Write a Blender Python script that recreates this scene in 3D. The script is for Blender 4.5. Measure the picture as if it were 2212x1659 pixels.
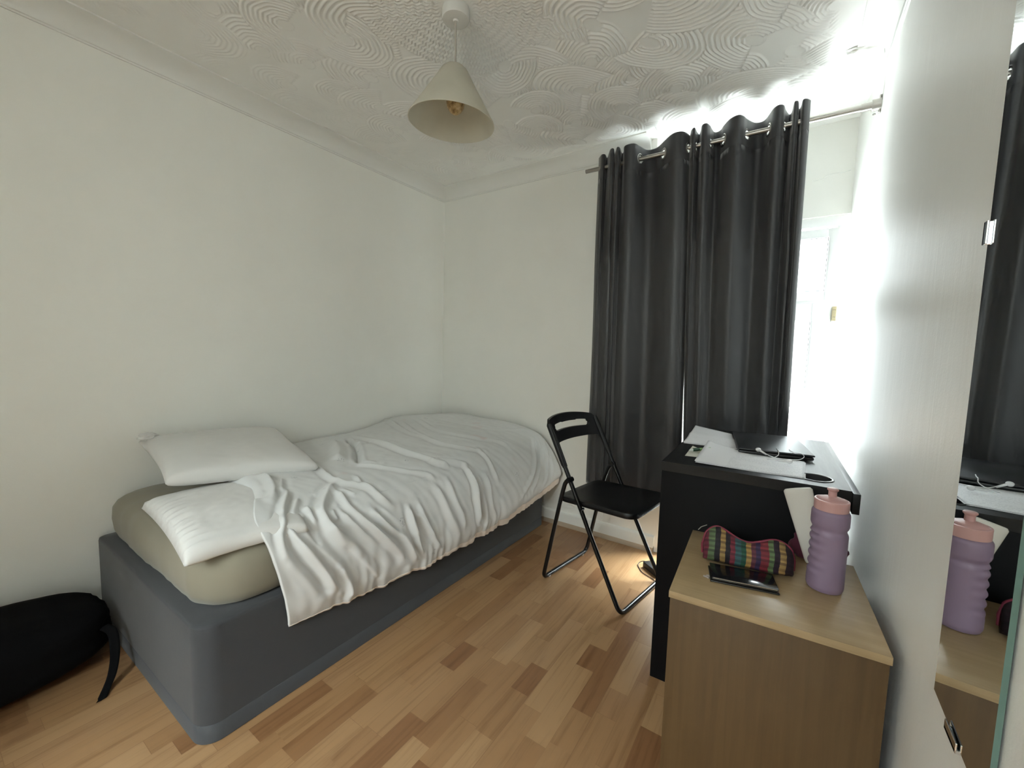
import bpy, bmesh, math, random
import numpy as np
from mathutils import Vector, Matrix, noise

random.seed(7)
S = bpy.context.scene
for o in list(bpy.data.objects):
    bpy.data.objects.remove(o)

# ------------------------------------------------------------ camera
CAM_POS = Vector((2.19634, -2.34014, 1.10293))
CR = Vector((0.830536, 0.556299, 0.027222))
CU = Vector((-0.069467, 0.054970, 0.996069))
CF = Vector((-0.552616, 0.829162, -0.084299))
cam = bpy.data.cameras.new('camera')
cam.sensor_width = 36.0
cam.lens = 902.31 / 2212 * 36
cam.clip_start = 0.02
camo = bpy.data.objects.new('camera', cam)
S.collection.objects.link(camo)
M = Matrix.Identity(4)
for i in range(3):
    M[i][0] = CR[i]; M[i][1] = CU[i]; M[i][2] = -CF[i]; M[i][3] = CAM_POS[i]
camo.matrix_world = M
S.camera = camo

# ------------------------------------------------------------ daylight, exposure
W = bpy.data.worlds.new('overcast_sky')
S.world = W
W.use_nodes = True
wn = W.node_tree
bg = wn.nodes['Background']
bg.inputs['Color'].default_value = (0.90, 0.965, 1.0, 1)
# overcast sky: dim near the horizon (houses opposite), bright overhead, pale sunlit yard below
tc = wn.nodes.new('ShaderNodeTexCoord'); sx = wn.nodes.new('ShaderNodeSeparateXYZ')
fc = wn.nodes.new('ShaderNodeFloatCurve')
mr = wn.nodes.new('ShaderNodeMapRange'); mr.inputs['From Min'].default_value = -1; mr.inputs['From Max'].default_value = 1
ml = wn.nodes.new('ShaderNodeMath'); ml.operation = 'MULTIPLY'; ml.inputs[1].default_value = SKY = 66.0
cv = fc.mapping.curves[0]
for i, (z, v) in enumerate([(-1, .235), (-.5, .18), (-.28, .040), (0, .0245), (.30, .034), (.6, .36), (1, .55)]):
    x = (z + 1) / 2
    if i == 0: cv.points[0].location = (x, v)
    elif i == 6: cv.points[1 if len(cv.points) == 2 else len(cv.points) - 1].location = (x, v)
    else: cv.points.new(x, v)
for p_ in cv.points: p_.handle_type = 'VECTOR'
fc.mapping.update()
wn.links.new(tc.outputs['Generated'], sx.inputs[0]); wn.links.new(sx.outputs[2], mr.inputs['Value'])
wn.links.new(mr.outputs[0], fc.inputs['Value']); wn.links.new(fc.outputs[0], ml.inputs[0])
wn.links.new(ml.outputs[0], bg.inputs['Strength'])
pl = bpy.data.lights.new('window_portal', 'AREA')
pl.shape = 'RECTANGLE'; pl.size = .78; pl.size_y = 1.72
pl.cycles.is_portal = True
plo = bpy.data.objects.new('window_portal', pl)
S.collection.objects.link(plo)
plo.location = (1.98, 0.36, .94)
plo.rotation_euler = (-math.pi / 2, 0, 0)
pl2 = bpy.data.lights.new('added_window_portal', 'AREA')  # portal of the added window behind the camera, for fill light
pl2.shape = 'RECTANGLE'; pl2.size = 1.2; pl2.size_y = 0.7
pl2.cycles.is_portal = True
plo2 = bpy.data.objects.new('added_window_portal', pl2)
S.collection.objects.link(plo2)
plo2.location = (1.7, -4.22, 1.65)
plo2.rotation_euler = (math.pi / 2, 0, 0)
S.view_settings.view_transform = 'Standard'
S.view_settings.look = 'None'
S.view_settings.gamma = 1
S.view_settings.use_curve_mapping = False
S.view_settings.exposure = 1.6
try:
    S.cycles.max_bounces = 9
    S.cycles.diffuse_bounces = 6
    S.cycles.glossy_bounces = 4
    S.cycles.transparent_max_bounces = 10
    S.cycles.sample_clamp_indirect = 8
    S.cycles.caustics_reflective = False
    S.cycles.caustics_refractive = False
    S.cycles.use_adaptive_sampling = True
    S.cycles.adaptive_threshold = .04
    S.cycles.adaptive_min_samples = 16
except Exception:
    pass

# ------------------------------------------------------------ helpers
class NT:
    def __init__(s, name):
        s.m = bpy.data.materials.new(name); s.m.use_nodes = True
        s.t = s.m.node_tree; s.b = s.t.nodes['Principled BSDF']
    def n(s, typ, **kw):
        x = s.t.nodes.new(typ)
        for k, v in kw.items(): setattr(x, k, v)
        return x
    def l(s, a, b): s.t.links.new(a, b)
    def put(s, sock, v):
        if isinstance(v, bpy.types.NodeSocket): s.l(v, sock)
        elif v is not None: sock.default_value = v
    def math(s, op, a, b=None, c=None, clamp=False):
        x = s.n('ShaderNodeMath', operation=op, use_clamp=clamp)
        s.put(x.inputs[0], a)
        if b is not None: s.put(x.inputs[1], b)
        if c is not None: s.put(x.inputs[2], c)
        return x.outputs[0]
    def coord(s, kind='Object'):
        return s.n('ShaderNodeTexCoord').outputs[kind]
    def mapping(s, vec, scale=(1, 1, 1), rot=(0, 0, 0), loc=(0, 0, 0)):
        x = s.n('ShaderNodeMapping'); s.l(vec, x.inputs['Vector'])
        x.inputs['Scale'].default_value = scale; x.inputs['Rotation'].default_value = rot
        x.inputs['Location'].default_value = loc
        return x.outputs[0]
    def sep(s, vec):
        x = s.n('ShaderNodeSeparateXYZ'); s.l(vec, x.inputs[0]); return x.outputs
    def comb(s, a=0.0, b=0.0, c=0.0):
        x = s.n('ShaderNodeCombineXYZ')
        for i, v in enumerate((a, b, c)): s.put(x.inputs[i], v)
        return x.outputs[0]
    def noise(s, vec, scale=5, detail=3, rough=.5, dist=0.0):
        x = s.n('ShaderNodeTexNoise'); s.l(vec, x.inputs['Vector'])
        x.inputs['Scale'].default_value = scale; x.inputs['Detail'].default_value = detail
        x.inputs['Roughness'].default_value = rough; x.inputs['Distortion'].default_value = dist
        return x.outputs[0]
    def white(s, vec):
        x = s.n('ShaderNodeTexWhiteNoise', noise_dimensions='3D'); s.l(vec, x.inputs['Vector'])
        return x.outputs[0]
    def ramp(s, fac, stops, interp='LINEAR'):
        x = s.n('ShaderNodeValToRGB'); s.l(fac, x.inputs[0]); r = x.color_ramp
        r.interpolation = interp
        while len(r.elements) < len(stops): r.elements.new(0.5)
        for e, (p, c) in zip(r.elements, stops):
            e.position = p; e.color = (c[0], c[1], c[2], 1)
        return x.outputs[0]
    def mix(s, fac, a, b, mode='MIX'):
        x = s.n('ShaderNodeMix', data_type='RGBA', blend_type=mode)
        s.put(x.inputs[0], fac)
        for i, v in ((6, a), (7, b)):
            if isinstance(v, tuple): v = (v[0], v[1], v[2], 1)
            s.put(x.inputs[i], v)
        return x.outputs[2]
    def bump(s, h, strength=.3, dist=.002, normal=None):
        x = s.n('ShaderNodeBump'); s.l(h, x.inputs['Height'])
        x.inputs['Strength'].default_value = strength; x.inputs['Distance'].default_value = dist
        if normal is not None: s.l(normal, x.inputs['Normal'])
        return x.outputs[0]
    def out(s, color=None, rough=None, normal=None, metal=None, **kw):
        b = s.b
        if color is not None:
            if isinstance(color, tuple): color = (color[0], color[1], color[2], 1)
            s.put(b.inputs['Base Color'], color)
        if rough is not None: s.put(b.inputs['Roughness'], rough)
        if metal is not None: s.put(b.inputs['Metallic'], metal)
        if normal is not None: s.l(normal, b.inputs['Normal'])
        for k, v in kw.items():
            s.put(b.inputs[k.replace('_', ' ')], v)
        return s.m

def simple(name, color, rough=.5, metal=0.0, bump=None, **kw):
    n = NT(name); nrm = None
    if bump:
        nrm = n.bump(n.noise(n.coord(), bump[0], 4), bump[1], bump[2])
    return n.out(color, rough, nrm, metal, **kw)

def link(name, me, mat=None, parent=None, smooth=True, **props):
    if smooth is True:
        me.polygons.foreach_set('use_smooth', [True] * len(me.polygons))
    o = bpy.data.objects.new(name, me)
    S.collection.objects.link(o)
    if mat is not None: me.materials.append(mat)
    if parent is not None: o.parent = parent
    for k, v in props.items(): o[k] = v
    return o

def mesh(name, verts, faces, mat=None, parent=None, smooth=True, **props):
    me = bpy.data.meshes.new(name)
    me.from_pydata([tuple(map(float, v)) for v in verts], [], faces); me.update()
    return link(name, me, mat, parent, smooth, **props)

def gridmesh(name, P, mat=None, parent=None, closed_u=False, keep=None, **props):
    """P: (nu,nv,3) array -> quad grid"""
    nu, nv = P.shape[:2]
    v = P.reshape(-1, 3)
    iu = np.arange(nu if closed_u else nu - 1); iv = np.arange(nv - 1)
    I, J = np.meshgrid(iu, iv, indexing='ij')
    I2 = (I + 1) % nu
    q = np.stack([I * nv + J, I2 * nv + J, I2 * nv + J + 1, I * nv + J + 1], -1)
    if keep is not None: q = q[keep]
    q = q.reshape(-1, 4)
    me = bpy.data.meshes.new(name)
    me.vertices.add(len(v)); me.vertices.foreach_set('co', v.astype(np.float32).ravel())
    me.loops.add(q.size); me.loops.foreach_set('vertex_index', q.astype(np.int32).ravel())
    me.polygons.add(len(q)); me.polygons.foreach_set('loop_start', (np.arange(len(q)) * 4).astype(np.int32))
    me.update(calc_edges=True); me.validate()
    return link(name, me, mat, parent, True, **props)

def empty(name, loc=(0, 0, 0), rz=0.0, **props):
    o = bpy.data.objects.new(name, None); S.collection.objects.link(o)
    o.location = loc; o.rotation_euler = (0, 0, rz); o.empty_display_size = .1
    for k, v in props.items(): o[k] = v
    return o

def bm_box(bm, lo, hi, bev=0.0, seg=2):
    vs = [bm.verts.new((x, y, z)) for x in (lo[0], hi[0]) for y in (lo[1], hi[1]) for z in (lo[2], hi[2])]
    fs = [(0, 1, 3, 2), (4, 6, 7, 5), (0, 4, 5, 1), (2, 3, 7, 6), (0, 2, 6, 4), (1, 5, 7, 3)]
    nf = [bm.faces.new([vs[i] for i in f]) for f in fs]
    if bev > 0:
        es = set(e for f in nf for e in f.edges)
        bmesh.ops.bevel(bm, geom=list(es), offset=bev, segments=seg, affect='EDGES', profile=.5)

def bm_obj(name, bm, mat=None, parent=None, smooth=False, **props):
    me = bpy.data.meshes.new(name)
    bmesh.ops.recalc_face_normals(bm, faces=bm.faces)
    bm.to_mesh(me); bm.free()
    o = link(name, me, mat, parent, smooth, **props)
    return o

def box(name, lo, hi, mat=None, parent=None, bev=0.0, seg=2, **props):
    bm = bmesh.new(); bm_box(bm, lo, hi, bev, seg)
    o = bm_obj(name, bm, mat, parent, False, **props)
    if bev > 0: autosmooth(o)
    return o

def autosmooth(o, ang=35):
    me = o.data
    me.polygons.foreach_set('use_smooth', [True] * len(me.polygons))
    try: me.set_sharp_from_angle(angle=math.radians(ang))
    except Exception: pass

def spline(pts, n=8):
    P = [Vector(p) for p in pts]; out = []
    for i in range(len(P) - 1):
        p0 = P[max(i - 1, 0)]; p1 = P[i]; p2 = P[i + 1]; p3 = P[min(i + 2, len(P) - 1)]
        for k in range(n):
            t = k / n
            out.append(.5 * ((2 * p1) + (-p0 + p2) * t + (2 * p0 - 5 * p1 + 4 * p2 - p3) * t * t + (-p0 + 3 * p1 - 3 * p2 + p3) * t ** 3))
    out.append(P[-1]); return out

def fillet(pts, r, n=6):
    """round the inner corners of a polyline"""
    P = [Vector(p) for p in pts]; out = [P[0]]
    for i in range(1, len(P) - 1):
        a = (P[i - 1] - P[i]); b = (P[i + 1] - P[i])
        d = min(r, a.length * .49, b.length * .49)
        A = P[i] + a.normalized() * d; B = P[i] + b.normalized() * d
        for k in range(n + 1):
            t = k / n
            out.append((1 - t) ** 2 * A + 2 * t * (1 - t) * P[i] + t * t * B)
    out.append(P[-1]); return out

def tube(name, pts, r, mat=None, parent=None, seg=12, closed=False, cap=True, bm=None, **props):
    P = [Vector(p) for p in pts]; n = len(P)
    T = []
    for i in range(n):
        if closed: t = P[(i + 1) % n] - P[i - 1]
        else: t = P[min(i + 1, n - 1)] - P[max(i - 1, 0)]
        T.append(t.normalized())
    up = Vector((0, 0, 1)) if abs(T[0].z) < .9 else Vector((1, 0, 0))
    N = (up - T[0] * up.dot(T[0])).normalized()
    own = bm is None
    if own: bm = bmesh.new()
    rings = []
    for i in range(n):
        if i: N = (N - T[i] * N.dot(T[i])).normalized()
        Bn = T[i].cross(N)
        rr = r[i] if isinstance(r, (list, tuple)) else r
        rings.append([bm.verts.new(P[i] + (N * math.cos(2 * math.pi * k / seg) + Bn * math.sin(2 * math.pi * k / seg)) * rr) for k in range(seg)])
    m = n if closed else n - 1
    for i in range(m):
        a, b = rings[i], rings[(i + 1) % n]
        for k in range(seg):
            bm.faces.new([a[k], a[(k + 1) % seg], b[(k + 1) % seg], b[k]])
    if cap and not closed:
        bm.faces.new(rings[0][::-1]); bm.faces.new(rings[-1])
    if own:
        o = bm_obj(name, bm, mat, parent, True, **props); autosmooth(o, 50); return o

def lathe(name, prof, mat=None, parent=None, seg=48, loc=(0, 0, 0), fn=None, **props):
    """prof: list of (r,z). fn(ang,r,z)->r"""
    bm = bmesh.new(); rings = []
    for r, z in prof:
        if r < 1e-5: rings.append([bm.verts.new((loc[0], loc[1], loc[2] + z))]); continue
        ring = []
        for k in range(seg):
            a = 2 * math.pi * k / seg; rr = fn(a, r, z) if fn else r
            ring.append(bm.verts.new((loc[0] + rr * math.cos(a), loc[1] + rr * math.sin(a), loc[2] + z)))
        rings.append(ring)
    for a, b in zip(rings, rings[1:]):
        if len(a) == 1 and len(b) == 1: continue
        for k in range(seg):
            k2 = (k + 1) % seg
            if len(a) == 1: bm.faces.new([a[0], b[k], b[k2]])
            elif len(b) == 1: bm.faces.new([a[k], b[0], a[k2]])
            else: bm.faces.new([a[k], b[k], b[k2], a[k2]])
    o = bm_obj(name, bm, mat, parent, True, **props); autosmooth(o, 40); return o

def prism(name, prof, axis_pts, mat, parent=None, **props):
    """extrude a list of 3D offsets prof along two points"""
    a, b = Vector(axis_pts[0]), Vector(axis_pts[1]); bm = bmesh.new()
    A = [bm.verts.new(a + Vector(p)) for p in prof]; B = [bm.verts.new(b + Vector(p)) for p in prof]
    n = len(prof)
    for i in range(n): bm.faces.new([A[i], A[(i + 1) % n], B[(i + 1) % n], B[i]])
    bm.faces.new(A[::-1]); bm.faces.new(B)
    o = bm_obj(name, bm, mat, parent, False, **props); autosmooth(o, 30); return o
# ------------------------------------------------------------ materials: room
def wall_mat(name, col, rough=.55, streak=0.0, strength=.15):
    n = NT(name); c = n.coord()
    h = n.noise(c, 220, 3, .6)
    h2 = n.noise(c, 9, 3)
    hh = n.math('MULTIPLY_ADD', h2, 3.0, h)
    if streak:
        h3 = n.noise(n.mapping(c, (8, 14, 2.0)), 1.3, 4, .6, .4)
        hh = n.math('MULTIPLY_ADD', h3, streak, hh)
    stain = n.noise(c, 2.3, 4, .6)
    colr = n.ramp(stain, [(.3, tuple(x * .965 for x in col)), (.65, col)])
    return n.out(colr, rough, n.bump(hh, strength, .0015))
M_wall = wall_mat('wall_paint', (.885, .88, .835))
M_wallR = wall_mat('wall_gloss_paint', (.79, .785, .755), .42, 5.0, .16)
M_reveal = wall_mat('reveal_paint', (.80, .80, .77), .5)
M_ceil = wall_mat('ceiling_paint', (.86, .855, .825), .6, 0, .06)
M_trim = simple('white_gloss_trim', (.80, .79, .74), .38, bump=(30, .1, .001))
M_cove = simple('cove_paint', (.80, .795, .76), .55, bump=(60, .08, .001))
M_pvc = simple('white_pvc', (.86, .87, .87), .3)

def floor_mat():
    n = NT('laminate_floor'); c = n.coord(); x, y, z = n.sep(c)
    sw = .0655
    sx = n.math('DIVIDE', x, sw); si = n.math('FLOOR', sx); fx = n.math('FRACT', sx)
    r1 = n.white(n.comb(si, 3.3, 0.0))
    r2 = n.white(n.comb(si, 9.1, 4.0))
    ln = n.math('MULTIPLY_ADD', r2, .12, .34)
    ysh = n.math('MULTIPLY_ADD', r1, 7.0, y)
    sy = n.math('DIVIDE', ysh, ln); yi = n.math('FLOOR', sy); fy = n.math('FRACT', sy)
    # split some staves in two with their own tone
    half = n.math('GREATER_THAN', n.white(n.comb(si, yi, 7.0)), .5)
    cut = n.math('MULTIPLY_ADD', n.white(n.comb(si, yi, 2.0)), .5, .25)
    side = n.math('MULTIPLY', half, n.math('GREATER_THAN', fy, cut))
    rid = n.white(n.comb(si, n.math('MULTIPLY_ADD', side, .37, yi), 1.0))
    g = n.noise(n.comb(n.math('MULTIPLY', x, 55.0), n.math('MULTIPLY_ADD', rid, 40.0, n.math('MULTIPLY', y, 2.6)), rid), 1.0, 5, .62, .6)
    col = n.ramp(rid, [(0.0, (.205, .098, .042)), (.10, (.235, .120, .053)), (.28, (.285, .158, .073)), (.6, (.32, .186, .089)), (.85, (.355, .215, .108)), (1.0, (.295, .165, .080))])
    gc = n.ramp(g, [(.30, (.76, .70, .64)), (.5, (1, 1, 1)), (.75, (1.06, 1.03, 1.0))])
    col = n.mix(1.0, col, gc, 'MULTIPLY')
    # thin joints
    e1 = n.math('LESS_THAN', fx, .02); e2 = n.math('LESS_THAN', fy, .004)
    b3 = n.math('FRACT', n.math('DIVIDE', si, 3.0)); brd = n.math('MULTIPLY', n.math('LESS_THAN', b3, .1), e1)
    j = n.math('MAXIMUM', n.math('MULTIPLY', e1, .25), n.math('MAXIMUM', n.math('MULTIPLY', e2, .4), n.math('MULTIPLY', brd, .7)))
    col = n.mix(j, col, (.16, .075, .035))
    rough = n.math('MULTIPLY_ADD', g, .16, .24)
    return n.out(col, rough, n.bump(g, .06, .0006))
M_floor = floor_mat()

# ------------------------------------------------------------ the setting
XR = 2.4135        # right wall
ZC = 2.224         # ceiling
YW = 0.248         # back of the window alcove
YB = -4.1
TH = -0.0166       # the back wall runs very slightly out of square
box('floor', (-.12, YB - .1, -.1), (XR + .1, .36, 0), M_floor, kind='structure')
box('wall_left', (-.12, YB - .1, 0), (0, .36, 2.36), M_wall, kind='structure')
bm = bmesh.new()
for lo, hi in (((0, YB - .12, 0), (1.10, YB, 2.36)), ((2.30, YB - .12, 0), (XR, YB, 2.36)), ((1.10, YB - .12, 0), (2.30, YB, 1.30)), ((1.10, YB - .12, 2.0), (2.30, YB, 2.36)), ((0, YB, 0), (.90, -2.85, 2.36))):  # last box: unseen return added to keep rear light off the bed-head floor
    bm_box(bm, lo, hi)
bm_obj('wall_rear_and_blocker', bm, M_wall, kind='structure')

bm = bmesh.new()
bm_box(bm, (XR, YB, 0), (XR + .12, .36, 2.36))
# rounded, slightly fattening plaster towards the alcove corner
prof = [(XR, -.10), (XR - .008, -.02), (XR - .020, .10), (2.381, YW), (XR + .01, YW), (XR + .01, -.10)]
A = [bm.verts.new((x, y, 0.0)) for x, y in prof]; B = [bm.verts.new((x, y, ZC)) for x, y in prof]
for i in range(6): bm.faces.new([A[i], A[(i + 1) % 6], B[(i + 1) % 6], B[i]])
bm.faces.new(A[::-1]); bm.faces.new(B)
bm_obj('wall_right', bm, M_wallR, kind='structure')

def wall_back():
    bm = bmesh.new()
    def quadbox(x0, x1, z0, z1, ybk=.36):
        vs = []
        for x in (x0, x1):
            for (y, z) in ((TH * x, z0), (ybk, z0), (ybk, z1), (TH * x, z1)):
                vs.append(bm.verts.new((x, y, z)))
        for f in ((0, 1, 2, 3), (7, 6, 5, 4), (0, 4, 5, 1), (1, 5, 6, 2), (2, 6, 7, 3), (3, 7, 4, 0)):
            bm.faces.new([vs[i] for i in f])
    quadbox(0, 1.53, 0, 2.36)
    quadbox(1.53, 1.665, 0, .60)
    quadbox(1.665, XR, 0, .06)
    bm_box(bm, (1.53, YW, 1.79), (XR, .36, 2.36))
    bm_box(bm, (1.53, YW, .60), (1.60, .36, 1.79))
    bm_box(bm, (1.53, .05, .0), (1.60, .36, .60))
    return bm_obj('wall_back', bm, M_wall, kind='structure')
wall_back()

# plaster crack and patch above the window
def crack(name, pts, r, mat, parent=None, **props):
    return tube(name, spline(pts, 6), r, mat, parent, seg=6, **props)

# ---- combed plaster ceiling as real relief
def ceiling():
    d = .003
    x0, x1, y0, y1 = .075, 2.33, -2.05, .245
    X = np.arange(x0, x1, d); Y = np.arange(y0, y1, d)
    gx, gy = np.meshgrid(X, Y, indexing='ij')
    H = np.zeros_like(gx); rng = np.random.RandomState(11)
    p = .0135
    cen = []
    sp = .215
    for i in range(-1, 14):
        for j in range(-1, 14):
            cen.append((x0 + (i + .5 * (j % 2)) * sp + rng.uniform(-.035, .035), y0 + j * sp * .86 + rng.uniform(-.035, .035)))
    order = rng.permutation(len(cen))
    for k in order:
        cx, cy = cen[k]
        R = rng.uniform(.12, .19); th = rng.uniform(-2.6, -.6) + (math.pi if rng.rand() < .22 else 0)
        st = rng.uniform(1.05, 1.7)                     # loops are stretched along the drag
        span = rng.uniform(1.25, 2.1)
        if cx < .9 or cy < -1.5: R *= .85
        sel = (abs(gx - cx) < R * 1.6) & (abs(gy - cy) < R * 1.6)
        if not sel.any(): continue
        ux = (gx[sel] - cx) * math.cos(th) + (gy[sel] - cy) * math.sin(th)
        uy = -(gx[sel] - cx) * math.sin(th) + (gy[sel] - cy) * math.cos(th)
        r = np.sqrt((ux / st) ** 2 + uy ** 2); a = np.abs(np.arctan2(uy, ux / st))
        wob = .0012 * np.sin(a * 9 + k)
        inside = (r < R) & (r > .026) & (a < span)
        h = .5 + .5 * np.cos(2 * math.pi * (r + wob) / p)
        h = h * np.clip((R - r) / .006, 0, 1) * np.clip((span - a) / .12, .0, 1)
        cur = H[sel]; cur[inside] = h[inside]
        disc = (r < R * 1.0) & (a >= span) & (r > R * .35) & (a < span + .9); cur[r <= .026] = .3
        H[sel] = cur
    # wavy sunburst round the ceiling rose
    lx, ly = 1.186, -1.222
    rr = np.hypot(gx - lx, gy - ly); an = np.arctan2(gy - ly, gx - lx)
    nw = 15; wi = np.floor((an + math.pi) / (2 * math.pi / nw)); ac = (wi + .5) * 2 * math.pi / nw - math.pi
    s = (gx - lx) * np.cos(ac) + (gy - ly) * np.sin(ac); t = -(gx - lx) * np.sin(ac) + (gy - ly) * np.cos(ac)
    hs = .5 + .5 * np.cos(2 * math.pi * (t + .0035 * np.sin(2 * math.pi * s / .030)) / p)
    sun = rr < .30 + .03 * np.cos(wi * 2.1)
    H[sun] = (hs * np.clip((np.hypot(s, 0) - .05) / .03, 0, 1))[sun]
    # fade where the plaster is smooth: by the coving, and a plain band by the alcove wall
    m = np.ones_like(H)
    m *= np.clip((gx - .12) / .05, 0, 1)
    m *= np.clip((2.25 - gx) / .03, 0, 1)
    lim = np.where(gx > 1.55, .215, -.14)
    m *= np.clip((lim - gy) / .03, 0, 1)
    m *= np.clip((gy + 2.03) / .05, 0, 1)
    m *= np.clip(.35 + .75 * np.clip((gx - .25) / .9, 0, 1) + .2 * np.clip(gy + 1, 0, 1), 0, 1)   # shallow combing near the bed side
    Z = ZC - H * m * .0060
    # damaged lumps in the alcove corner
    for k in range(60):
        ax, ay = rng.uniform(2.02, 2.34), rng.uniform(.0, .22); q = rng.uniform(.004, .012)
        Z -= .0025 * rng.uniform(-.8, 1) * np.exp(-((gx - ax) ** 2 + (gy - ay) ** 2) / q ** 2)
    P = np.stack([gx, gy, Z], -1)[:, ::-1]
    o = gridmesh('ceiling', P, M_ceil, kind='structure')
    bm = bmesh.new(); bm.from_mesh(o.data)
    bm_box(bm, (-.12, YB - .1, ZC + .0004), (XR + .1, .36, 2.40))
    bm.to_mesh(o.data); bm.free()
    # plain collar between relief and walls is the slab underside itself
    return o
ceiling()

# ---- coving (trim), skirting
def cove_prof(sx, sy):
    c, h = .099, .069
    pts = [(0, 0), (0, -h), (.006, -h), (.006, -h + .006)]
    for k in range(0, 11):
        a = math.pi / 2 * k / 10
        pts.append((.010 + (c - .020) * (1 - math.cos(a)), -h + .008 + (h - .016) * math.sin(a)))
    pts += [(c - .006, -.006), (c, -.006), (c, 0)]
    return pts
cp = cove_prof(1, 1)
prism('trim_1', [(x, 0, z) for x, z in cp], ((0, YB, ZC), (0, 0, ZC)), M_cove, kind='structure')
prism('trim_2', [(0, -x, z) for x, z in cp], ((0, 0, ZC), (1.50, 1.50 * TH, ZC)), M_cove, kind='structure')
prism('trim_3', [(-x, 0, z) for x, z in cp], ((XR, YB, ZC), (XR, -.33, ZC)), M_cove, kind='structure')
# broken plaster ends where the coving was cut back
def lump(name, c, r, seed, mat, parent=None, **props):
    bm = bmesh.new(); bmesh.ops.create_icosphere(bm, subdivisions=4, radius=1)
    for v in bm.verts:
        f = 1 + .45 * noise.noise(v.co * 2.2 + Vector((seed, 0, 0)))
        v.co = Vector((v.co.x * r[0], v.co.y * r[1], v.co.z * r[2])) * f + Vector(c)
    return bm_obj(name, bm, mat, parent, True, **props)
lump('trim_4', (2.345, -.315, ZC - .004), (.055, .02, .014), 1, M_cove, kind='structure')
lump('trim_5', (2.375, -.27, ZC - .006), (.02, .05, .012), 5, M_cove, kind='structure')

sk = [(0, 0), (.016, 0), (.016, .066), (.012, .074), (.005, .079), (0, .080)]
prism('baseboard_left', [(x, 0, z) for x, z in sk], ((0, YB, .0), (0, 0, .0)), M_trim, kind='structure')
prism('baseboard_back', [(0, -x, z + .012) for x, z in sk], ((0, 0, .0), (1.63, 1.63 * TH, .0)), M_trim, kind='structure')
M_bead = simple('beading_wood', (.42, .33, .24), .55, bump=(40, .3, .001))
prism('trim_6', [(0, -x, z) for x, z in [(0, 0), (.022, 0), (.022, .010), (.017, .026), (0, .030)]], ((0, 0, 0), (1.63, 1.63 * TH, 0)), M_bead, kind='structure')
# vertical seam in the plaster low on the back wall
tube('trim_7', spline([(1.318, TH * 1.318 - .001, .185), (1.323, TH * 1.32 - .002, .135), (1.318, TH * 1.32 - .001, .095)], 5), .003, M_wall, seg=6, kind='structure')
# crack over the window
M_crack = simple('crack', (.45, .45, .42), .8)
tube('trim_8', spline([(2.22, YW - .001, 1.965), (2.25, YW - .002, 1.968), (2.29, YW - .001, 1.985), (2.335, YW - .001, 1.985), (2.365, YW - .001, 1.99)], 6), .0022, M_reveal, seg=6, kind='structure')
tube('trim_9', spline([(2.399, -.34, 2.152), (2.401, -.42, 2.154), (2.399, -.52, 2.1525), (2.401, -.65, 2.154)], 6), .0016, M_crack, seg=5, kind='structure')

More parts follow.
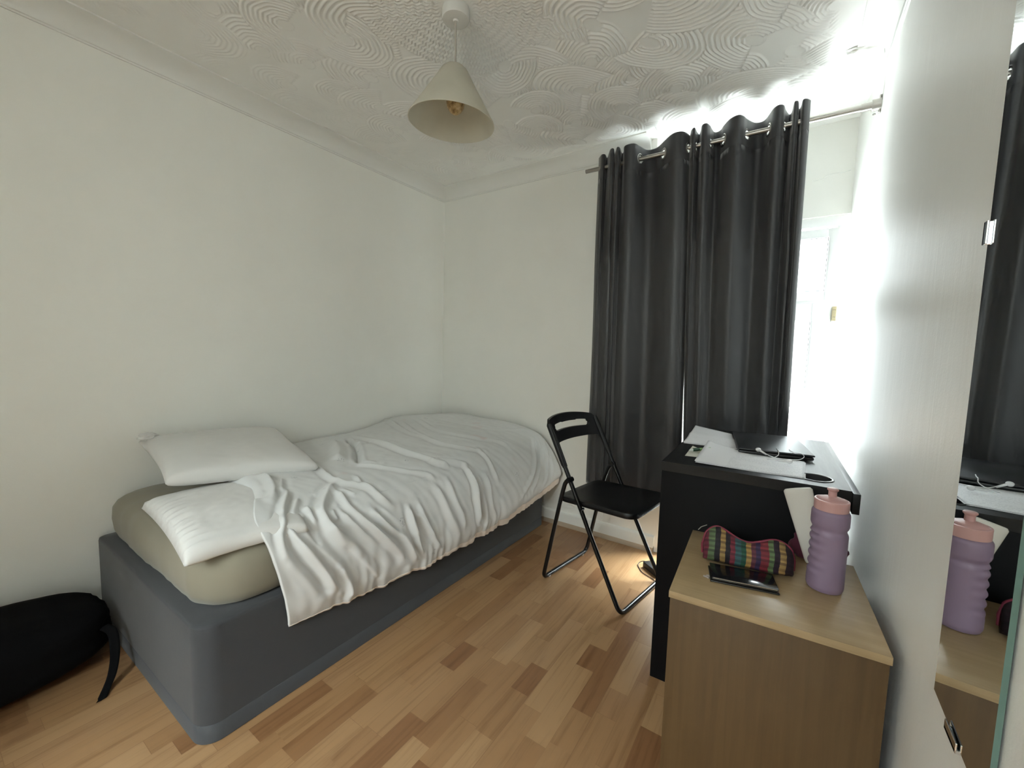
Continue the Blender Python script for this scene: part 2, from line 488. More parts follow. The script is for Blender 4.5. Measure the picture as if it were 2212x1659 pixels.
# ---- window
def window():
    X0, X1, Z0, Z1 = 1.60, 2.383, .06, 1.79
    w = empty('window_1', (0, YW + .03, 0), kind='structure')
    def fr(name, x0, x1, z0, z1, t, y0, y1, par, mat=M_pvc, bev=.006):
        bm = bmesh.new()
        bm_box(bm, (x0, y0, z0), (x0 + t, y1, z1), bev); bm_box(bm, (x1 - t, y0, z0), (x1, y1, z1), bev)
        bm_box(bm, (x0 + t - .002, y0, z0), (x1 - t + .002, y1, z0 + t), bev); bm_box(bm, (x0 + t - .002, y0, z1 - t), (x1 - t + .002, y1, z1), bev)
        o = bm_obj(name, bm, mat, par, False); autosmooth(o, 40); return o
    f = fr('outer_frame', X0, X1, Z0, Z1, .045, .0, .06, w)
    box('head_board', (X0, -.012, 1.745), (X1, .0, 1.79), M_pvc, w, .003)
    box('transom', (X0 + .04, -.002, 1.355), (X1 - .04, .06, 1.40), M_pvc, w, .004)
    fl = fr('fanlight', 1.64, 2.350, 1.385, 1.735, .045, -.014, .03, w)
    ca = fr('casement', 1.64, 2.345, .10, 1.372, .085, -.014, .035, w)
    M_gask = simple('rubber_gasket', (.03, .03, .03), .7)
    for par, a in ((ca, (1.725, 2.26, .185, 1.287)), (fl, (1.685, 2.305, 1.43, 1.69))):
        fr('gasket', a[0], a[1], a[2], a[3], .0025, -.016, -.012, par, M_gask, 0)
    M_hinge = simple('hinge_brass', (.50, .43, .27), .35, .3)
    bm = bmesh.new()
    for z0, z1, r in ((1.335, 1.352, .010), (1.300, 1.334, .009), (1.282, 1.299, .010)):
        bm_box(bm, (2.343, -.030, z0), (2.361, -.010, z1), .003)
    bm_obj('hinge', bm, M_hinge, ca)
    g = NT('window_glass')
    tr = g.n('ShaderNodeBsdfTransparent'); gl = g.n('ShaderNodeBsdfGlossy'); gl.inputs['Roughness'].default_value = .02
    ge = g.n('ShaderNodeNewGeometry'); dt = g.n('ShaderNodeVectorMath', operation='DOT_PRODUCT')
    g.l(ge.outputs['Incoming'], dt.inputs[0]); g.l(ge.outputs['Normal'], dt.inputs[1])
    cs = g.math('SUBTRACT', 1.0, g.math('ABSOLUTE', dt.outputs['Value']))
    fz = g.math('MULTIPLY_ADD', g.math('POWER', cs, 5.0), .6, .03)
    mx = g.n('ShaderNodeMixShader'); g.l(fz, mx.inputs[0]); g.l(tr.outputs[0], mx.inputs[1]); g.l(gl.outputs[0], mx.inputs[2])
    tr.inputs[0].default_value = (.96, .98, .97, 1)
    g.l(mx.outputs[0], g.t.nodes['Material Output'].inputs['Surface'])
    for par, a in ((ca, (1.725, 2.26, .185, 1.287)), (fl, (1.685, 2.305, 1.43, 1.69))):
        box('pane', (a[0] - .004, .008, a[2] - .004), (a[1] + .004, .012, a[3] + .004), g.m, par)
    box('window_sill', (1.67, -.06, .045), (2.375, .0, .062), M_pvc, w, .004)
    return w
window()
def added_rear_window():  # unseen window added behind the camera to fill the room with light
    w = empty('added_fill_window', (1.7, YB - .07, 1.30), kind='structure')
    bm = bmesh.new()
    for lo, hi in (((-.6, 0, 0), (-.57, .05, .7)), ((.57, 0, 0), (.6, .05, .7)), ((-.571, 0, 0), (.571, .05, .03)), ((-.571, 0, .67), (.571, .05, .7)), ((-.02, 0, .029), (.02, .05, .671))):
        bm_box(bm, lo, hi, .004)
    autosmooth(bm_obj('outer_frame', bm, M_pvc, w), 40)
    for x0, x1 in ((-.571, -.019), (.019, .571)):
        box('pane', (x0, .02, .029), (x1, .024, .671), bpy.data.materials['window_glass'], w)
added_rear_window()

# neighbouring brick wall seen over the sill
def brick_mat():
    n = NT('outside_brick'); c = n.coord(); v = n.mapping(c, (1, 1, 1), (math.pi / 2, 0, 0))
    b = n.n('ShaderNodeTexBrick'); n.l(v, b.inputs['Vector'])
    b.inputs['Scale'].default_value = 1.0; b.inputs['Brick Width'].default_value = .22; b.inputs['Row Height'].default_value = .075
    b.inputs['Mortar Size'].default_value = .010; b.inputs['Color1'].default_value = (.62, .50, .42, 1)
    b.inputs['Color2'].default_value = (.52, .42, .36, 1); b.inputs['Mortar'].default_value = (.10, .09, .08, 1)
    col = n.mix(n.noise(c, 12, 4), b.outputs[0], (.5, .42, .36))
    return n.out(col, .85, n.bump(b.outputs[1], .4, .01))
nb = empty('neighbouring_wall', (0, 5.0, -3), label='brick garden wall with a pale coping outside the window', category='brick wall')
box('brickwork', (1.5, 0, 0), (4.2, .3, 3.5), brick_mat(), nb)
box('coping', (1.46, -.04, 3.5), (4.24, .34, 3.57), simple('coping_stone', (.45, .43, .40), .8, bump=(20, .3, .01)), nb, .01)
# ------------------------------------------------------------ bed
def fabric(name, col, scale=900, rough=.9, strength=.15, dist=.0006, tone=None, sheen=.2):
    n = NT(name); c = n.coord()
    h = n.noise(c, scale, 2)
    colr = n.mix(n.noise(c, 6, 4), tuple(x * .93 for x in col), col)
    if tone: colr = tone(n, c, colr)
    nb_ = n.bump(n.noise(c, 45, 4), .12, .002, n.bump(h, strength, dist))
    return n.out(colr, rough, nb_, Sheen_Weight=sheen)
M_divan = fabric('grey_divan_fabric', (.034, .036, .040), 700, .85, .4)
M_divband = fabric('divan_band', (.046, .050, .056), 500, .8, .4)
M_sheet = fabric('cream_fitted_sheet', (.235, .213, .158), 900)
def print_tone(n, c, col):
    pk = n.ramp(n.noise(n.mapping(c, (1, 1, 1), (0, 0, 0), (3.1, 1.7, 0)), 7.0, 1, .4), [(.0, (0, 0, 0)), (.70, (0, 0, 0)), (.78, (1, 1, 1))])
    col = n.mix(n.math('MULTIPLY', pk, .45), col, (.60, .44, .43))
    v = n.n('ShaderNodeTexVoronoi', feature='F1'); n.l(c, v.inputs['Vector']); v.inputs['Scale'].default_value = 5.2; v.inputs['Randomness'].default_value = .55
    near = n.math('LESS_THAN', v.outputs['Distance'], .10)
    dots = n.math('GREATER_THAN', n.noise(c, 150, 2), .58)
    col = n.mix(n.math('MULTIPLY', n.math('MULTIPLY', near, dots), .55), col, (.20, .21, .25))
    return col
M_duvet = fabric('grey_duvet_cotton', (.66, .665, .66), 800, .9, .12, tone=print_tone)
M_lining = fabric('peach_duvet_lining', (.74, .64, .56), 800, .9)
M_pillow = fabric('pale_pillow_cotton', (.66, .65, .63), 900)

bed = empty('divan_bed', (.49, -1.0, 0), label='single divan bed with grey fabric base and cream fitted sheet along the left wall', category='bed')
def loc(o):            # build in world coordinates, then hang under the thing
    return o
def to_parent(o, par):
    o.parent = par; o.matrix_parent_inverse = Matrix.Translation(par.location).inverted() if par.rotation_euler.z == 0 else par.matrix_world.inverted()
    return o

def round_rect(x0, x1, y0, y1, r, n=8):
    """r: radii for corners (x1,y1),(x0,y1),(x0,y0),(x1,y0)"""
    pts = []
    for (cx, cy, a0), rr in zip((((x1, y1, 0)), ((x0, y1, 90)), ((x0, y0, 180)), ((x1, y0, 270))), r):
        sx = -1 if cx == x1 else 1; sy = -1 if cy == y1 else 1
        ox, oy = cx + sx * rr, cy + sy * rr
        for k in range(n + 1):
            a = math.radians(a0 + 90 * k / n); pts.append((ox + rr * math.cos(a), oy + rr * math.sin(a)))
    return pts

def stack_loops(name, loops, mat, par=None, cap=True, **props):
    bm = bmesh.new(); rings = [[bm.verts.new(p) for p in L] for L in loops]; n = len(loops[0])
    for a, b in zip(rings, rings[1:]):
        for k in range(n): bm.faces.new([a[k], a[(k + 1) % n], b[(k + 1) % n], b[k]])
    if cap: bm.faces.new(rings[0][::-1]); bm.faces.new(rings[-1])
    o = bm_obj(name, bm, mat, par, True, **props); autosmooth(o, 50); return o

def inset_loop(base, c, s, z):
    return [(c[0] + (x - c[0]) * s[0], c[1] + (y - c[1]) * s[1], z) for x, y in base]

# base: upholstered box, rounded near corner
bx0, bx1, by0, by1 = .022, .954, -1.928, -.085
rr = round_rect(bx0, bx1, by0, by1, (.02, .02, .02, .055), 8)
c = ((bx0 + bx1) / 2, (by0 + by1) / 2)
L = [inset_loop(rr, c, (1, 1), .0), inset_loop(rr, c, (1, 1), .06)]
for z in (.12, .2, .28): L.append(inset_loop(rr, c, (1.0, 1.0), z))
L += [inset_loop(rr, c, (1, 1), .328), inset_loop(rr, c, (.996, .998), .337), inset_loop(rr, c, (.985, .992), .3405), inset_loop(rr, c, (.9, .94), .341)]
o = stack_loops('bed_base', L, M_divan); to_parent(o, bed)
# lower hem band along the base
L = [inset_loop(rr, c, (1.003, 1.0015), z) for z in (.002, .052)] + [inset_loop(rr, c, (1.0, 1.0), .054)]
o = stack_loops('hem_band', L, M_divband, cap=False); to_parent(o, bed)

# mattress under its fitted sheet
def mattress():
    x0, x1, y0, y1 = .03, .925, -1.893, -.11
    base = round_rect(x0, x1, y0, y1, (.08, .08, .10, .13), 14)
    # subdivide long sides
    pts = []
    for a, b in zip(base, base[1:] + base[:1]):
        n = max(1, int(math.dist(a, b) / .03))
        for k in range(n): pts.append((a[0] + (b[0] - a[0]) * k / n, a[1] + (b[1] - a[1]) * k / n))
    c = ((x0 + x1) / 2, (y0 + y1) / 2); loops = []
    prof = [(.020, .341), (.004, .350), (-.006, .38), (-.009, .42), (-.006, .46), (.006, .483), (.024, .499), (.050, .509), (.11, .517), (.2, .520), (.33, .521)]
    for ins, z in prof:
        L = []
        for i, (x, y) in enumerate(pts):
            dx, dy = x - c[0], y - c[1]
            sx = 1 - ins / (x1 - x0) * 2; sy = 1 - ins / (y1 - y0) * 2
            w = .004 * noise.noise(Vector((x * 6, y * 6, z * 7))) + .0035 * noise.noise(Vector((x * 22, y * 22, z * 5)))
            d = math.hypot(dx, dy)
            L.append((c[0] + dx * sx + w * dx / d * 1.2, c[1] + dy * sy + w * dy / d * 1.2, z + (w * .8 if z > .36 else 0)))
        loops.append(L)
    return stack_loops('mattress', loops, M_sheet)
to_parent(mattress(), bed)

DUV_Y = [-1.70, -1.25, -.85, -.45, -.05]
DUV_S = [
 [(.02,.57),(.2,.60),(.45,.615),(.65,.605),(.80,.58),(.90,.54),(.955,.46),(.97,.37),(.972,.30),(.972,.226)],
 [(.02,.57),(.2,.585),(.45,.60),(.65,.59),(.80,.57),(.90,.53),(.96,.45),(.985,.36),(.99,.28),(.99,.195)],
 [(.02,.575),(.2,.605),(.45,.61),(.65,.60),(.82,.57),(.91,.53),(.98,.45),(1.01,.36),(1.02,.28),(1.02,.212)],
 [(.02,.625),(.2,.63),(.45,.62),(.65,.607),(.82,.58),(.92,.535),(.99,.46),(1.03,.37),(1.045,.30),(1.045,.245)],
 [(.02,.600),(.20,.625),(.45,.622),(.65,.613),(.80,.592),(.90,.560),(.98,.49),(1.03,.40),(1.05,.35),(1.05,.305)]]
DUV_H = [(0,-1.2),(.2,-1.38),(.34,-1.64),(.5,-1.65),(.62,-1.70),(.70,-1.745),(.8,-1.735),(.9,-1.715),(1,-1.695)]
def smooth_interp(x, xs, ys):
    # cubic hermite (catmull-rom) interpolation, columns of ys
    xs = np.asarray(xs, float); ys = np.asarray(ys, float)
    m = np.gradient(ys, xs, axis=0)
    x = np.clip(np.asarray(x, float), xs[0], xs[-1])
    i = np.clip(np.searchsorted(xs, x) - 1, 0, len(xs) - 2)
    h = xs[i+1] - xs[i]; t = (x - xs[i]) / h
    if ys.ndim > 1:
        sh = x.shape + (1,) * (ys.ndim - 1); t = t.reshape(sh); h = h.reshape(sh)
    return (2*t**3-3*t**2+1)*ys[i] + (t**3-2*t**2+t)*h*m[i] + (-2*t**3+3*t**2)*ys[i+1] + (t**3-t**2)*h*m[i+1]
def duvet_base(NU, NV):
    S = np.array(DUV_S)                       # station, ctrl, 2
    seg = np.linalg.norm(np.diff(S[2], axis=0), axis=1); s = np.r_[0, np.cumsum(seg)]; s /= s[-1]
    U = np.linspace(0, 1, NU); V = np.linspace(0, 1, NV)
    P = np.zeros((NU, NV, 3))
    hy = np.array(DUV_H)
    yh = smooth_interp(U, hy[:, 0], hy[:, 1])
    Su = np.stack([smooth_interp(U, s, S[k]) for k in range(len(S))])   # station, NU, 2
    for i in range(NU):
        y = yh[i] + (-.05 - yh[i]) * V
        xz = smooth_interp(y, DUV_Y, Su[:, i, :])
        P[i, :, 0] = xz[:, 0]; P[i, :, 1] = y; P[i, :, 2] = xz[:, 1]
    return P

RIDGES = [
 ([[0.581,-1.366,0.597],[0.701,-1.4,0.589],[0.775,-1.399,0.579],[0.847,-1.335,0.556],[0.916,-1.309,0.517],[0.945,-1.273,0.478]], 0.011, 0.011),
 ([[0.775,-1.399,0.579],[0.802,-1.449,0.573],[0.847,-1.496,0.56],[0.894,-1.539,0.54],[0.919,-1.547,0.519],[0.941,-1.541,0.487],[0.959,-1.505,0.448],[0.975,-1.449,0.378]], 0.013, 0.014),
 ([[0.806,-1.446,0.571],[0.847,-1.441,0.558],[0.901,-1.45,0.533],[0.931,-1.434,0.501],[0.957,-1.401,0.452],[0.977,-1.341,0.384],[0.988,-1.268,0.302]], 0.01, 0.01),
 ([[0.757,-1.588,0.588],[0.799,-1.61,0.578],[0.853,-1.649,0.562],[0.898,-1.675,0.541],[0.929,-1.697,0.511],[0.956,-1.7,0.456]], 0.01, 0.013),
 ([[0.898,-1.675,0.541],[0.931,-1.667,0.507],[0.953,-1.646,0.466],[0.97,-1.603,0.398],[0.977,-1.561,0.32],[0.978,-1.532,0.262]], 0.013, 0.016),
 ([[0.87,-1.587,0.553],[0.891,-1.581,0.543],[0.929,-1.583,0.508]], 0.008, 0.009),
 ([[0.91,-1.645,0.53],[0.945,-1.616,0.482],[0.965,-1.582,0.426],[0.974,-1.544,0.372],[0.978,-1.516,0.326]], 0.014, 0.012),
 ([[0.926,-1.545,0.51],[0.953,-1.532,0.463],[0.972,-1.481,0.395],[0.982,-1.419,0.311],[0.984,-1.365,0.236]], 0.014, 0.017),
 ([[0.943,-1.426,0.481],[0.968,-1.371,0.421],[0.982,-1.321,0.359],[0.988,-1.277,0.302],[0.99,-1.255,0.254]], 0.012, 0.013),
 ([[0.931,-1.37,0.5],[0.949,-1.356,0.469],[0.971,-1.312,0.416],[0.984,-1.259,0.362],[0.991,-1.222,0.292],[0.993,-1.206,0.263],[0.993,-1.204,0.232]], 0.011, 0.014),
 ([[0.958,-1.203,0.456],[0.978,-1.21,0.403],[0.989,-1.195,0.35],[0.994,-1.18,0.292],[0.997,-1.156,0.253]], 0.009, 0.013),
 ([[0.957,-1.153,0.463],[0.978,-1.144,0.415],[0.995,-1.119,0.341],[1.0,-1.097,0.29],[1.004,-1.059,0.239]], 0.009, 0.012),
 ([[0.771,-1.319,0.578],[0.838,-1.328,0.559],[0.898,-1.297,0.532]], 0.008, 0.007),
 ([[0.658,-1.258,0.589],[0.738,-1.189,0.583],[0.822,-1.123,0.564],[0.888,-1.041,0.539],[0.928,-1.023,0.509]], 0.01, 0.007),
 ([[0.214,-0.944,0.601],[0.521,-0.967,0.605],[0.703,-0.967,0.591],[0.87,-0.905,0.551],[0.82,-0.935,0.568],[0.895,-0.811,0.54],[0.935,-0.798,0.51]], 0.014, 0.014),
 ([[0.909,-0.807,0.532],[0.963,-0.816,0.478],[0.998,-0.828,0.412],[1.015,-0.831,0.342],[1.022,-0.824,0.259]], 0.009, 0.018),
 ([[0.953,-0.792,0.492],[0.994,-0.799,0.424],[1.015,-0.802,0.351],[1.024,-0.792,0.273]], 0.012, -0.016),
 ([[0.969,-0.714,0.476],[1.005,-0.726,0.405],[1.023,-0.73,0.331],[1.031,-0.704,0.264]], 0.012, 0.012),
 ([[0.839,-0.616,0.569],[0.919,-0.629,0.53],[0.969,-0.647,0.48],[1.0,-0.652,0.426]], 0.01, 0.01),
 ([[0.14,-0.551,0.624],[0.466,-0.69,0.614],[0.667,-0.739,0.6],[0.793,-0.695,0.582],[0.869,-0.587,0.558]], 0.013, 0.009),
 ([[0.148,-0.422,0.63],[0.495,-0.559,0.616],[0.726,-0.544,0.598],[0.836,-0.431,0.575],[0.902,-0.407,0.547]], 0.012, 0.008),
 ([[0.265,-0.32,0.63],[0.462,-0.309,0.621],[0.694,-0.279,0.606],[0.817,-0.054,0.588]], 0.012, 0.005),
 ([[0.899,-0.139,0.557],[0.989,-0.265,0.469],[1.023,-0.339,0.398],[1.043,-0.49,0.296]], 0.01, 0.01),
 ([[0.912,-0.101,0.551],[0.985,-0.202,0.477],[1.029,-0.293,0.386],[1.046,-0.37,0.317]], 0.008, 0.008),
 ([[0.933,-0.058,0.538],[1.007,-0.143,0.443],[1.039,-0.204,0.367],[1.05,-0.269,0.304]], 0.008, 0.009),
 ([[0.986,-0.088,0.48],[1.029,-0.121,0.396],[1.05,-0.166,0.331]], 0.008, 0.008),
 ([[0.956,-1.208,0.46],[0.979,-1.205,0.399],[0.99,-1.186,0.345]], 0.01, 0.012),
 ([[0.973,-1.166,0.427],[0.99,-1.142,0.366],[0.997,-1.117,0.32]], 0.01, 0.012),
 ([[0.93,-0.96,0.509],[0.983,-0.964,0.43],[1.006,-0.936,0.353],[1.014,-0.926,0.278]], 0.012, 0.011),
 ([[0.925,-1.041,0.512],[0.973,-1.025,0.445],[0.997,-1.009,0.374],[1.012,-0.963,0.273]], 0.013, 0.01),
 ([[0.577,-1.591,0.607],[0.643,-1.59,0.601],[0.74,-1.62,0.592],[0.796,-1.658,0.58]], 0.012, 0.012),
 ([[0.65,-1.553,0.599],[0.733,-1.591,0.592],[0.765,-1.605,0.587]], 0.01, 0.008),
 ([[0.24,-1.072,0.595],[0.466,-1.187,0.6],[0.59,-1.28,0.595]], 0.03, 0.022),
 ([[0.332,-1.018,0.603],[0.5,-1.117,0.601],[0.654,-1.209,0.59],[0.717,-1.164,0.585]], 0.012, -0.016),
 ([[0.898,-1.59,0.539],[0.926,-1.605,0.512],[0.948,-1.602,0.475],[0.962,-1.584,0.438]], 0.012, -0.009),
 ([[0.944,-1.345,0.479],[0.967,-1.309,0.428],[0.982,-1.265,0.375]], 0.01, -0.01),
 ([[0.965,-1.507,0.428],[0.977,-1.468,0.366],[0.982,-1.422,0.307],[0.984,-1.378,0.243]], 0.013, -0.013),
 ([[0.933,-1.679,0.504],[0.961,-1.66,0.44],[0.972,-1.619,0.37],[0.976,-1.578,0.297]], 0.013, -0.013),
 ([[0.976,-1.529,0.356],[0.979,-1.509,0.311],[0.98,-1.491,0.265],[0.98,-1.486,0.223]], 0.012, 0.013),
 ([[0.02,-0.799,0.58],[0.02,-0.557,0.616],[0.319,-0.681,0.619],[0.588,-0.744,0.608]], 0.013, 0.008),
 ([[0.248,-0.995,0.6],[0.399,-1.06,0.603],[0.428,-0.998,0.606]], 0.009, -0.014),
 ([[0.82,-1.528,0.569],[0.815,-1.5,0.57],[0.798,-1.472,0.574]], 0.008, 0.006),
 ([[0.824,-1.424,0.565],[0.865,-1.407,0.551],[0.878,-1.393,0.545]], 0.008, 0.007),
 ([[0.812,-1.578,0.573],[0.866,-1.62,0.556],[0.887,-1.641,0.547]], 0.01, 0.008),
 ([[0.904,-1.51,0.532],[0.924,-1.512,0.512],[0.935,-1.505,0.496]], 0.008, 0.009),
 ([[0.921,-1.482,0.515],[0.943,-1.46,0.482],[0.964,-1.424,0.434],[0.977,-1.378,0.381]], 0.01, 0.009),
]


def duvet():
    NU, NV = 300, 420
    P = duvet_base(NU, NV)
    du = np.gradient(P, axis=0); dv = np.gradient(P, axis=1)
    N = np.cross(du, dv); N /= np.linalg.norm(N, axis=-1, keepdims=True) + 1e-9
    if N[NU // 3, NV // 2, 2] < 0: N = -N
    s = np.zeros(P.shape[:2])
    U = np.linspace(0, 1, NU)[:, None] * np.ones((1, NV)); V = np.linspace(0, 1, NV)[None, :] * np.ones((NU, 1))
    for pts, w, a in RIDGES:
        q = np.array(spline([tuple(t) for t in pts], 4)) if len(pts) > 2 else np.array(pts)
        D = np.full(P.shape[:2], 9.); TT = np.zeros(P.shape[:2]); m = len(q) - 1
        lo = q.min(0) - .09; hi = q.max(0) + .09
        sel = np.all((P > lo) & (P < hi), -1)
        if not sel.any(): continue
        Ps = P[sel]; Ds = np.full(len(Ps), 9.); Ts = np.zeros(len(Ps))
        for i in range(m):
            A, B = q[i], q[i + 1]; AB = B - A; t = np.clip(((Ps - A) @ AB) / (AB @ AB + 1e-12), 0, 1)
            d = np.linalg.norm(Ps - (A + t[:, None] * AB), axis=1); b = d < Ds
            Ds[b] = d[b]; Ts[b] = (i + t[b]) / m
        taper = np.clip(np.minimum(Ts, 1 - Ts) / .18, .25, 1)
        # sharp crest with soft skirts, small trough beside it
        g = np.exp(-(Ds / w) ** 1.5) - .35 * np.exp(-((Ds - 2.1 * w) / w) ** 2)
        s[sel] += 1.15 * a * taper * g
    # broad softness and small wrinkles
    for i in range(NU):
        for j in range(0, NV):
            p = P[i, j]; u = U[i, j]
            v1 = noise.noise(Vector((p[0] * 3.5, p[1] * 3.5, p[2] * 3.5 + 4)))
            v2 = noise.noise(Vector((u * 3, (p[1] - .5 * u) * 13, 3.3)))           # folds that run over the edge
            v3 = noise.noise(Vector((p[0] * 24, p[1] * 24, p[2] * 24)))
            v4 = noise.noise(Vector((u * 9, (p[1] - .5 * u) * 34, 9.1)))
            e = min(1, max(0, (u - .45) / .3))
            s[i, j] += .009 * v1 + (.0015 + .0045 * e) * v2 + .0020 * v3 + (.0008 + .0018 * e) * v4
            hd = max(0, 1 - (p[1] - P[i, 0, 1]) / .22)
            s[i, j] += .010 * hd * math.exp(-((u - .55) / .16) ** 2)
    # gathers at the hem
    y = P[:, :, 1]
    hemf = np.clip((U - .84) / .16, 0, 1) ** 1.5
    hemf *= np.clip((y + 1.62) / .12, .15, 1) * np.clip((-.25 - y) / .2, .35, 1)
    s += hemf * (.0030 * np.sin(y * 150 + 3 * np.sin(y * 17)) + .0045 * np.sin(y * 61 + 2 * np.sin(y * 9)))
    # pinch to the edge at the hem, the head and the far end
    ed = np.clip((1 - U) / .05, 0, 1) ** .5
    s = s * 1.0
    P2 = P + N * s[..., None]
    P2 -= N * (.016 * (1 - np.clip((1 - U) / .045, 0, 1)) ** 2)[..., None]
    P2[:, :, 2] += (-.028 * (1 - np.clip(V / .03, 0, 1)) ** 2) * (U < .62)
    # scalloped hem line
    sc = .010 * noise_arr(y * 9.0) + .005 * noise_arr(y * 31.0 + 5)
    P2[:, :, 2] += hemf * sc
    fl = np.interp(P2[:, :, 0], [0, .86, .90, .925, .945, .96], [.538, .538, .530, .50, .44, .0])
    P2[:, :, 2] = np.where(U < .80, np.maximum(P2[:, :, 2], fl), P2[:, :, 2])
    P2[:, :, 0] = np.maximum(P2[:, :, 0], .006)
    P2[:, :, 1] = np.minimum(P2[:, :, 1], TH * P2[:, :, 0] - .006)
    return P2, N
def noise_arr(a):
    f = a.ravel(); return np.array([noise.noise(Vector((x, .37, 1.9))) for x in f]).reshape(a.shape)
_P, _N = duvet()
dv = gridmesh('duvet', _P, M_duvet, label='crumpled light grey duvet with a peach underside hanging over the bed edge', category='duvet')
so = dv.modifiers.new('thick', 'SOLIDIFY'); so.thickness = .010; so.offset = -1 if True else 1
# peach underside rolling out below the seam
def lining():
    NVv = _P.shape[1]; NW = 16
    edge = _P[-1]; y = edge[:, 1]
    wd = np.interp(y, [-1.70, -1.55, -1.2, -.95, -.75, -.4, -.05], [.004, .008, .012, .022, .030, .036, .042])
    wd = wd * (1 + .25 * np.array([noise.noise(Vector((t * 12, 2, 1))) for t in y]))
    G = np.zeros((NW, NVv, 3))
    for k in range(NW):
        t = k / (NW - 1)
        if t < .6:
            q = t / .6; dx = .004 - .006 * q * q; dz = -wd * q
        else:
            q = (t - .6) / .4; dx = -.002 - .03 * q; dz = -wd * (1 + .10 * math.sin(q * math.pi)) + .012 * q
        G[k, :, 0] = edge[:, 0] + dx + .0022 * np.sin(y * 190 + 2 * np.sin(y * 23)) * (t < .6) * t
        G[k, :, 1] = np.minimum(y + .002, TH * 1.05 - .004)
        G[k, :, 2] = edge[:, 2] + .004 + dz
    o = gridmesh('duvet_lining', G, M_lining, dv, label='peach underside of the duvet below the seam')
    m = o.modifiers.new('thick', 'SOLIDIFY'); m.thickness = .004
lining()

def pillow(name, C, top, bot, mat, seed, ruff=0.0, pw=.30, **props):
    """C: four mid-plane corners, counter-clockwise seen from above"""
    C = [Vector(c) for c in C]; n = 56
    nrm = ((C[1] - C[0]).cross(C[3] - C[0])).normalized()
    if nrm.z < 0: nrm = -nrm
    G = []
    for side in (1, -1):
        g = np.zeros((n + 1, n + 1, 3))
        for i in range(n + 1):
            for j in range(n + 1):
                a, b = 2 * i / n - 1, 2 * j / n - 1
                a2 = a * (1 - .055 * (1 - b * b) * 1.0); b2 = b * (1 - .055 * (1 - a * a))
                u, v = (a2 + 1) / 2, (b2 + 1) / 2
                p = C[0] * (1 - u) * (1 - v) + C[1] * u * (1 - v) + C[2] * u * v + C[3] * (1 - u) * v
                k = max(0, (1 - abs(a) ** 3.0)) ** pw * max(0, (1 - abs(b) ** 3.0)) ** pw
                t = (top if side == 1 else bot) * k
                w = noise.noise(Vector((u * 3 + seed, v * 3, side))) * .14 + noise.noise(Vector((u * 8 + seed, v * 8, side * 2))) * .03
                e = 1 - k
                rf = ruff * e * k * 4 * math.sin(u * 95 + 4 * noise.noise(Vector((u * 9, seed, 0)))) * max(0, -b)
                p = p + nrm * (side * t * (1 + w) + rf)
                p = p + nrm * (.0016 * noise.noise(Vector((u * 22 + seed, v * 14, side * 3))) * k)
                g[i, j] = p
        G.append(g)
    bm = bmesh.new(); idx = {}
    def V(side, i, j):
        rim = i in (0, n) or j in (0, n)
        key = (0 if rim else side, i, j)
        if key not in idx: idx[key] = bm.verts.new(G[0 if side == 1 else 1][i, j])
        return idx[key]
    for side in (1, -1):
        for i in range(n):
            for j in range(n):
                q = [V(side, i, j), V(side, i + 1, j), V(side, i + 1, j + 1), V(side, i, j + 1)]
                bm.faces.new(q if side == 1 else q[::-1])
    return bm_obj(name, bm, mat, None, True, **props)
pillow('pillow', [(.42, -1.895, .538), (.905, -1.935, .508), (.955, -1.62, .505), (.44, -1.45, .530)], .062, .012, M_pillow, 3, .006,
       label='flat pale grey pillow on the mattress, lower of the two, half under the duvet', category='pillow', group='bed pillows')
pw = pillow('pillow', [(.05, -1.80, .690), (.50, -1.85, .625), (.655, -1.40, .605), (.06, -1.27, .660)], .058, .042, M_pillow, 11,
       label='plump pale grey pillow against the wall, upper of the two', category='pillow', group='bed pillows')
# the case's open flap tucked up at the wall
lump('pillowcase_flap', (.095, -1.782, .716), (.028, .03, .014), 4, M_pillow, pw)

# ------------------------------------------------------------ backpack
M_bag = simple('black_nylon', (.003, .003, .0035), .95, bump=(300, .3, .0006), Specular_IOR_Level=.15)
def backpack():
    bm = bmesh.new(); bmesh.ops.create_icosphere(bm, subdivisions=5, radius=1)
    for v in bm.verts:
        x, y, z = v.co
        q = Vector((x, y, z)) / (abs(x) ** 3.2 + abs(y) ** 3.2 + abs(z) ** 3.2) ** (1 / 3.2)
        w = 1 + .035 * noise.noise(Vector((x * 2, y * 2, z * 2))) + .012 * noise.noise(Vector((x * 9, y * 9, z * 9)))
        q *= w
        zz = .118 + q.z * .118 * (1 + .10 * q.y * (q.z > 0) * -1)
        v.co = Vector((.215 + q.x * .185 * (1 - .04 * max(0, q.z)), -2.375 + q.y * .425, max(.001, zz)))
    o = bm_obj('backpack', bm, M_bag, None, True, label='black backpack lying on the floor between the wall and the bed head', category='backpack')
    return o
backpack()
# flat webbing look for the strap end
def strap():
    c = spline([(.335, -1.985, .135), (.375, -1.972, .125), (.425, -1.978, .080), (.462, -1.995, .035), (.497, -2.022, .006), (.520, -2.035, .003)], 6)
    n = len(c); G = np.zeros((n, 5, 3))
    for i, p in enumerate(c):
        for k in range(5):
            G[i, k] = p + Vector((.006, .9, .25)).normalized() * (k / 4 - .5) * .026
    o = gridmesh('webbing_strap', G, M_bag, bpy.data.objects['backpack'])
    m = o.modifiers.new('t', 'SOLIDIFY'); m.thickness = .003
strap()

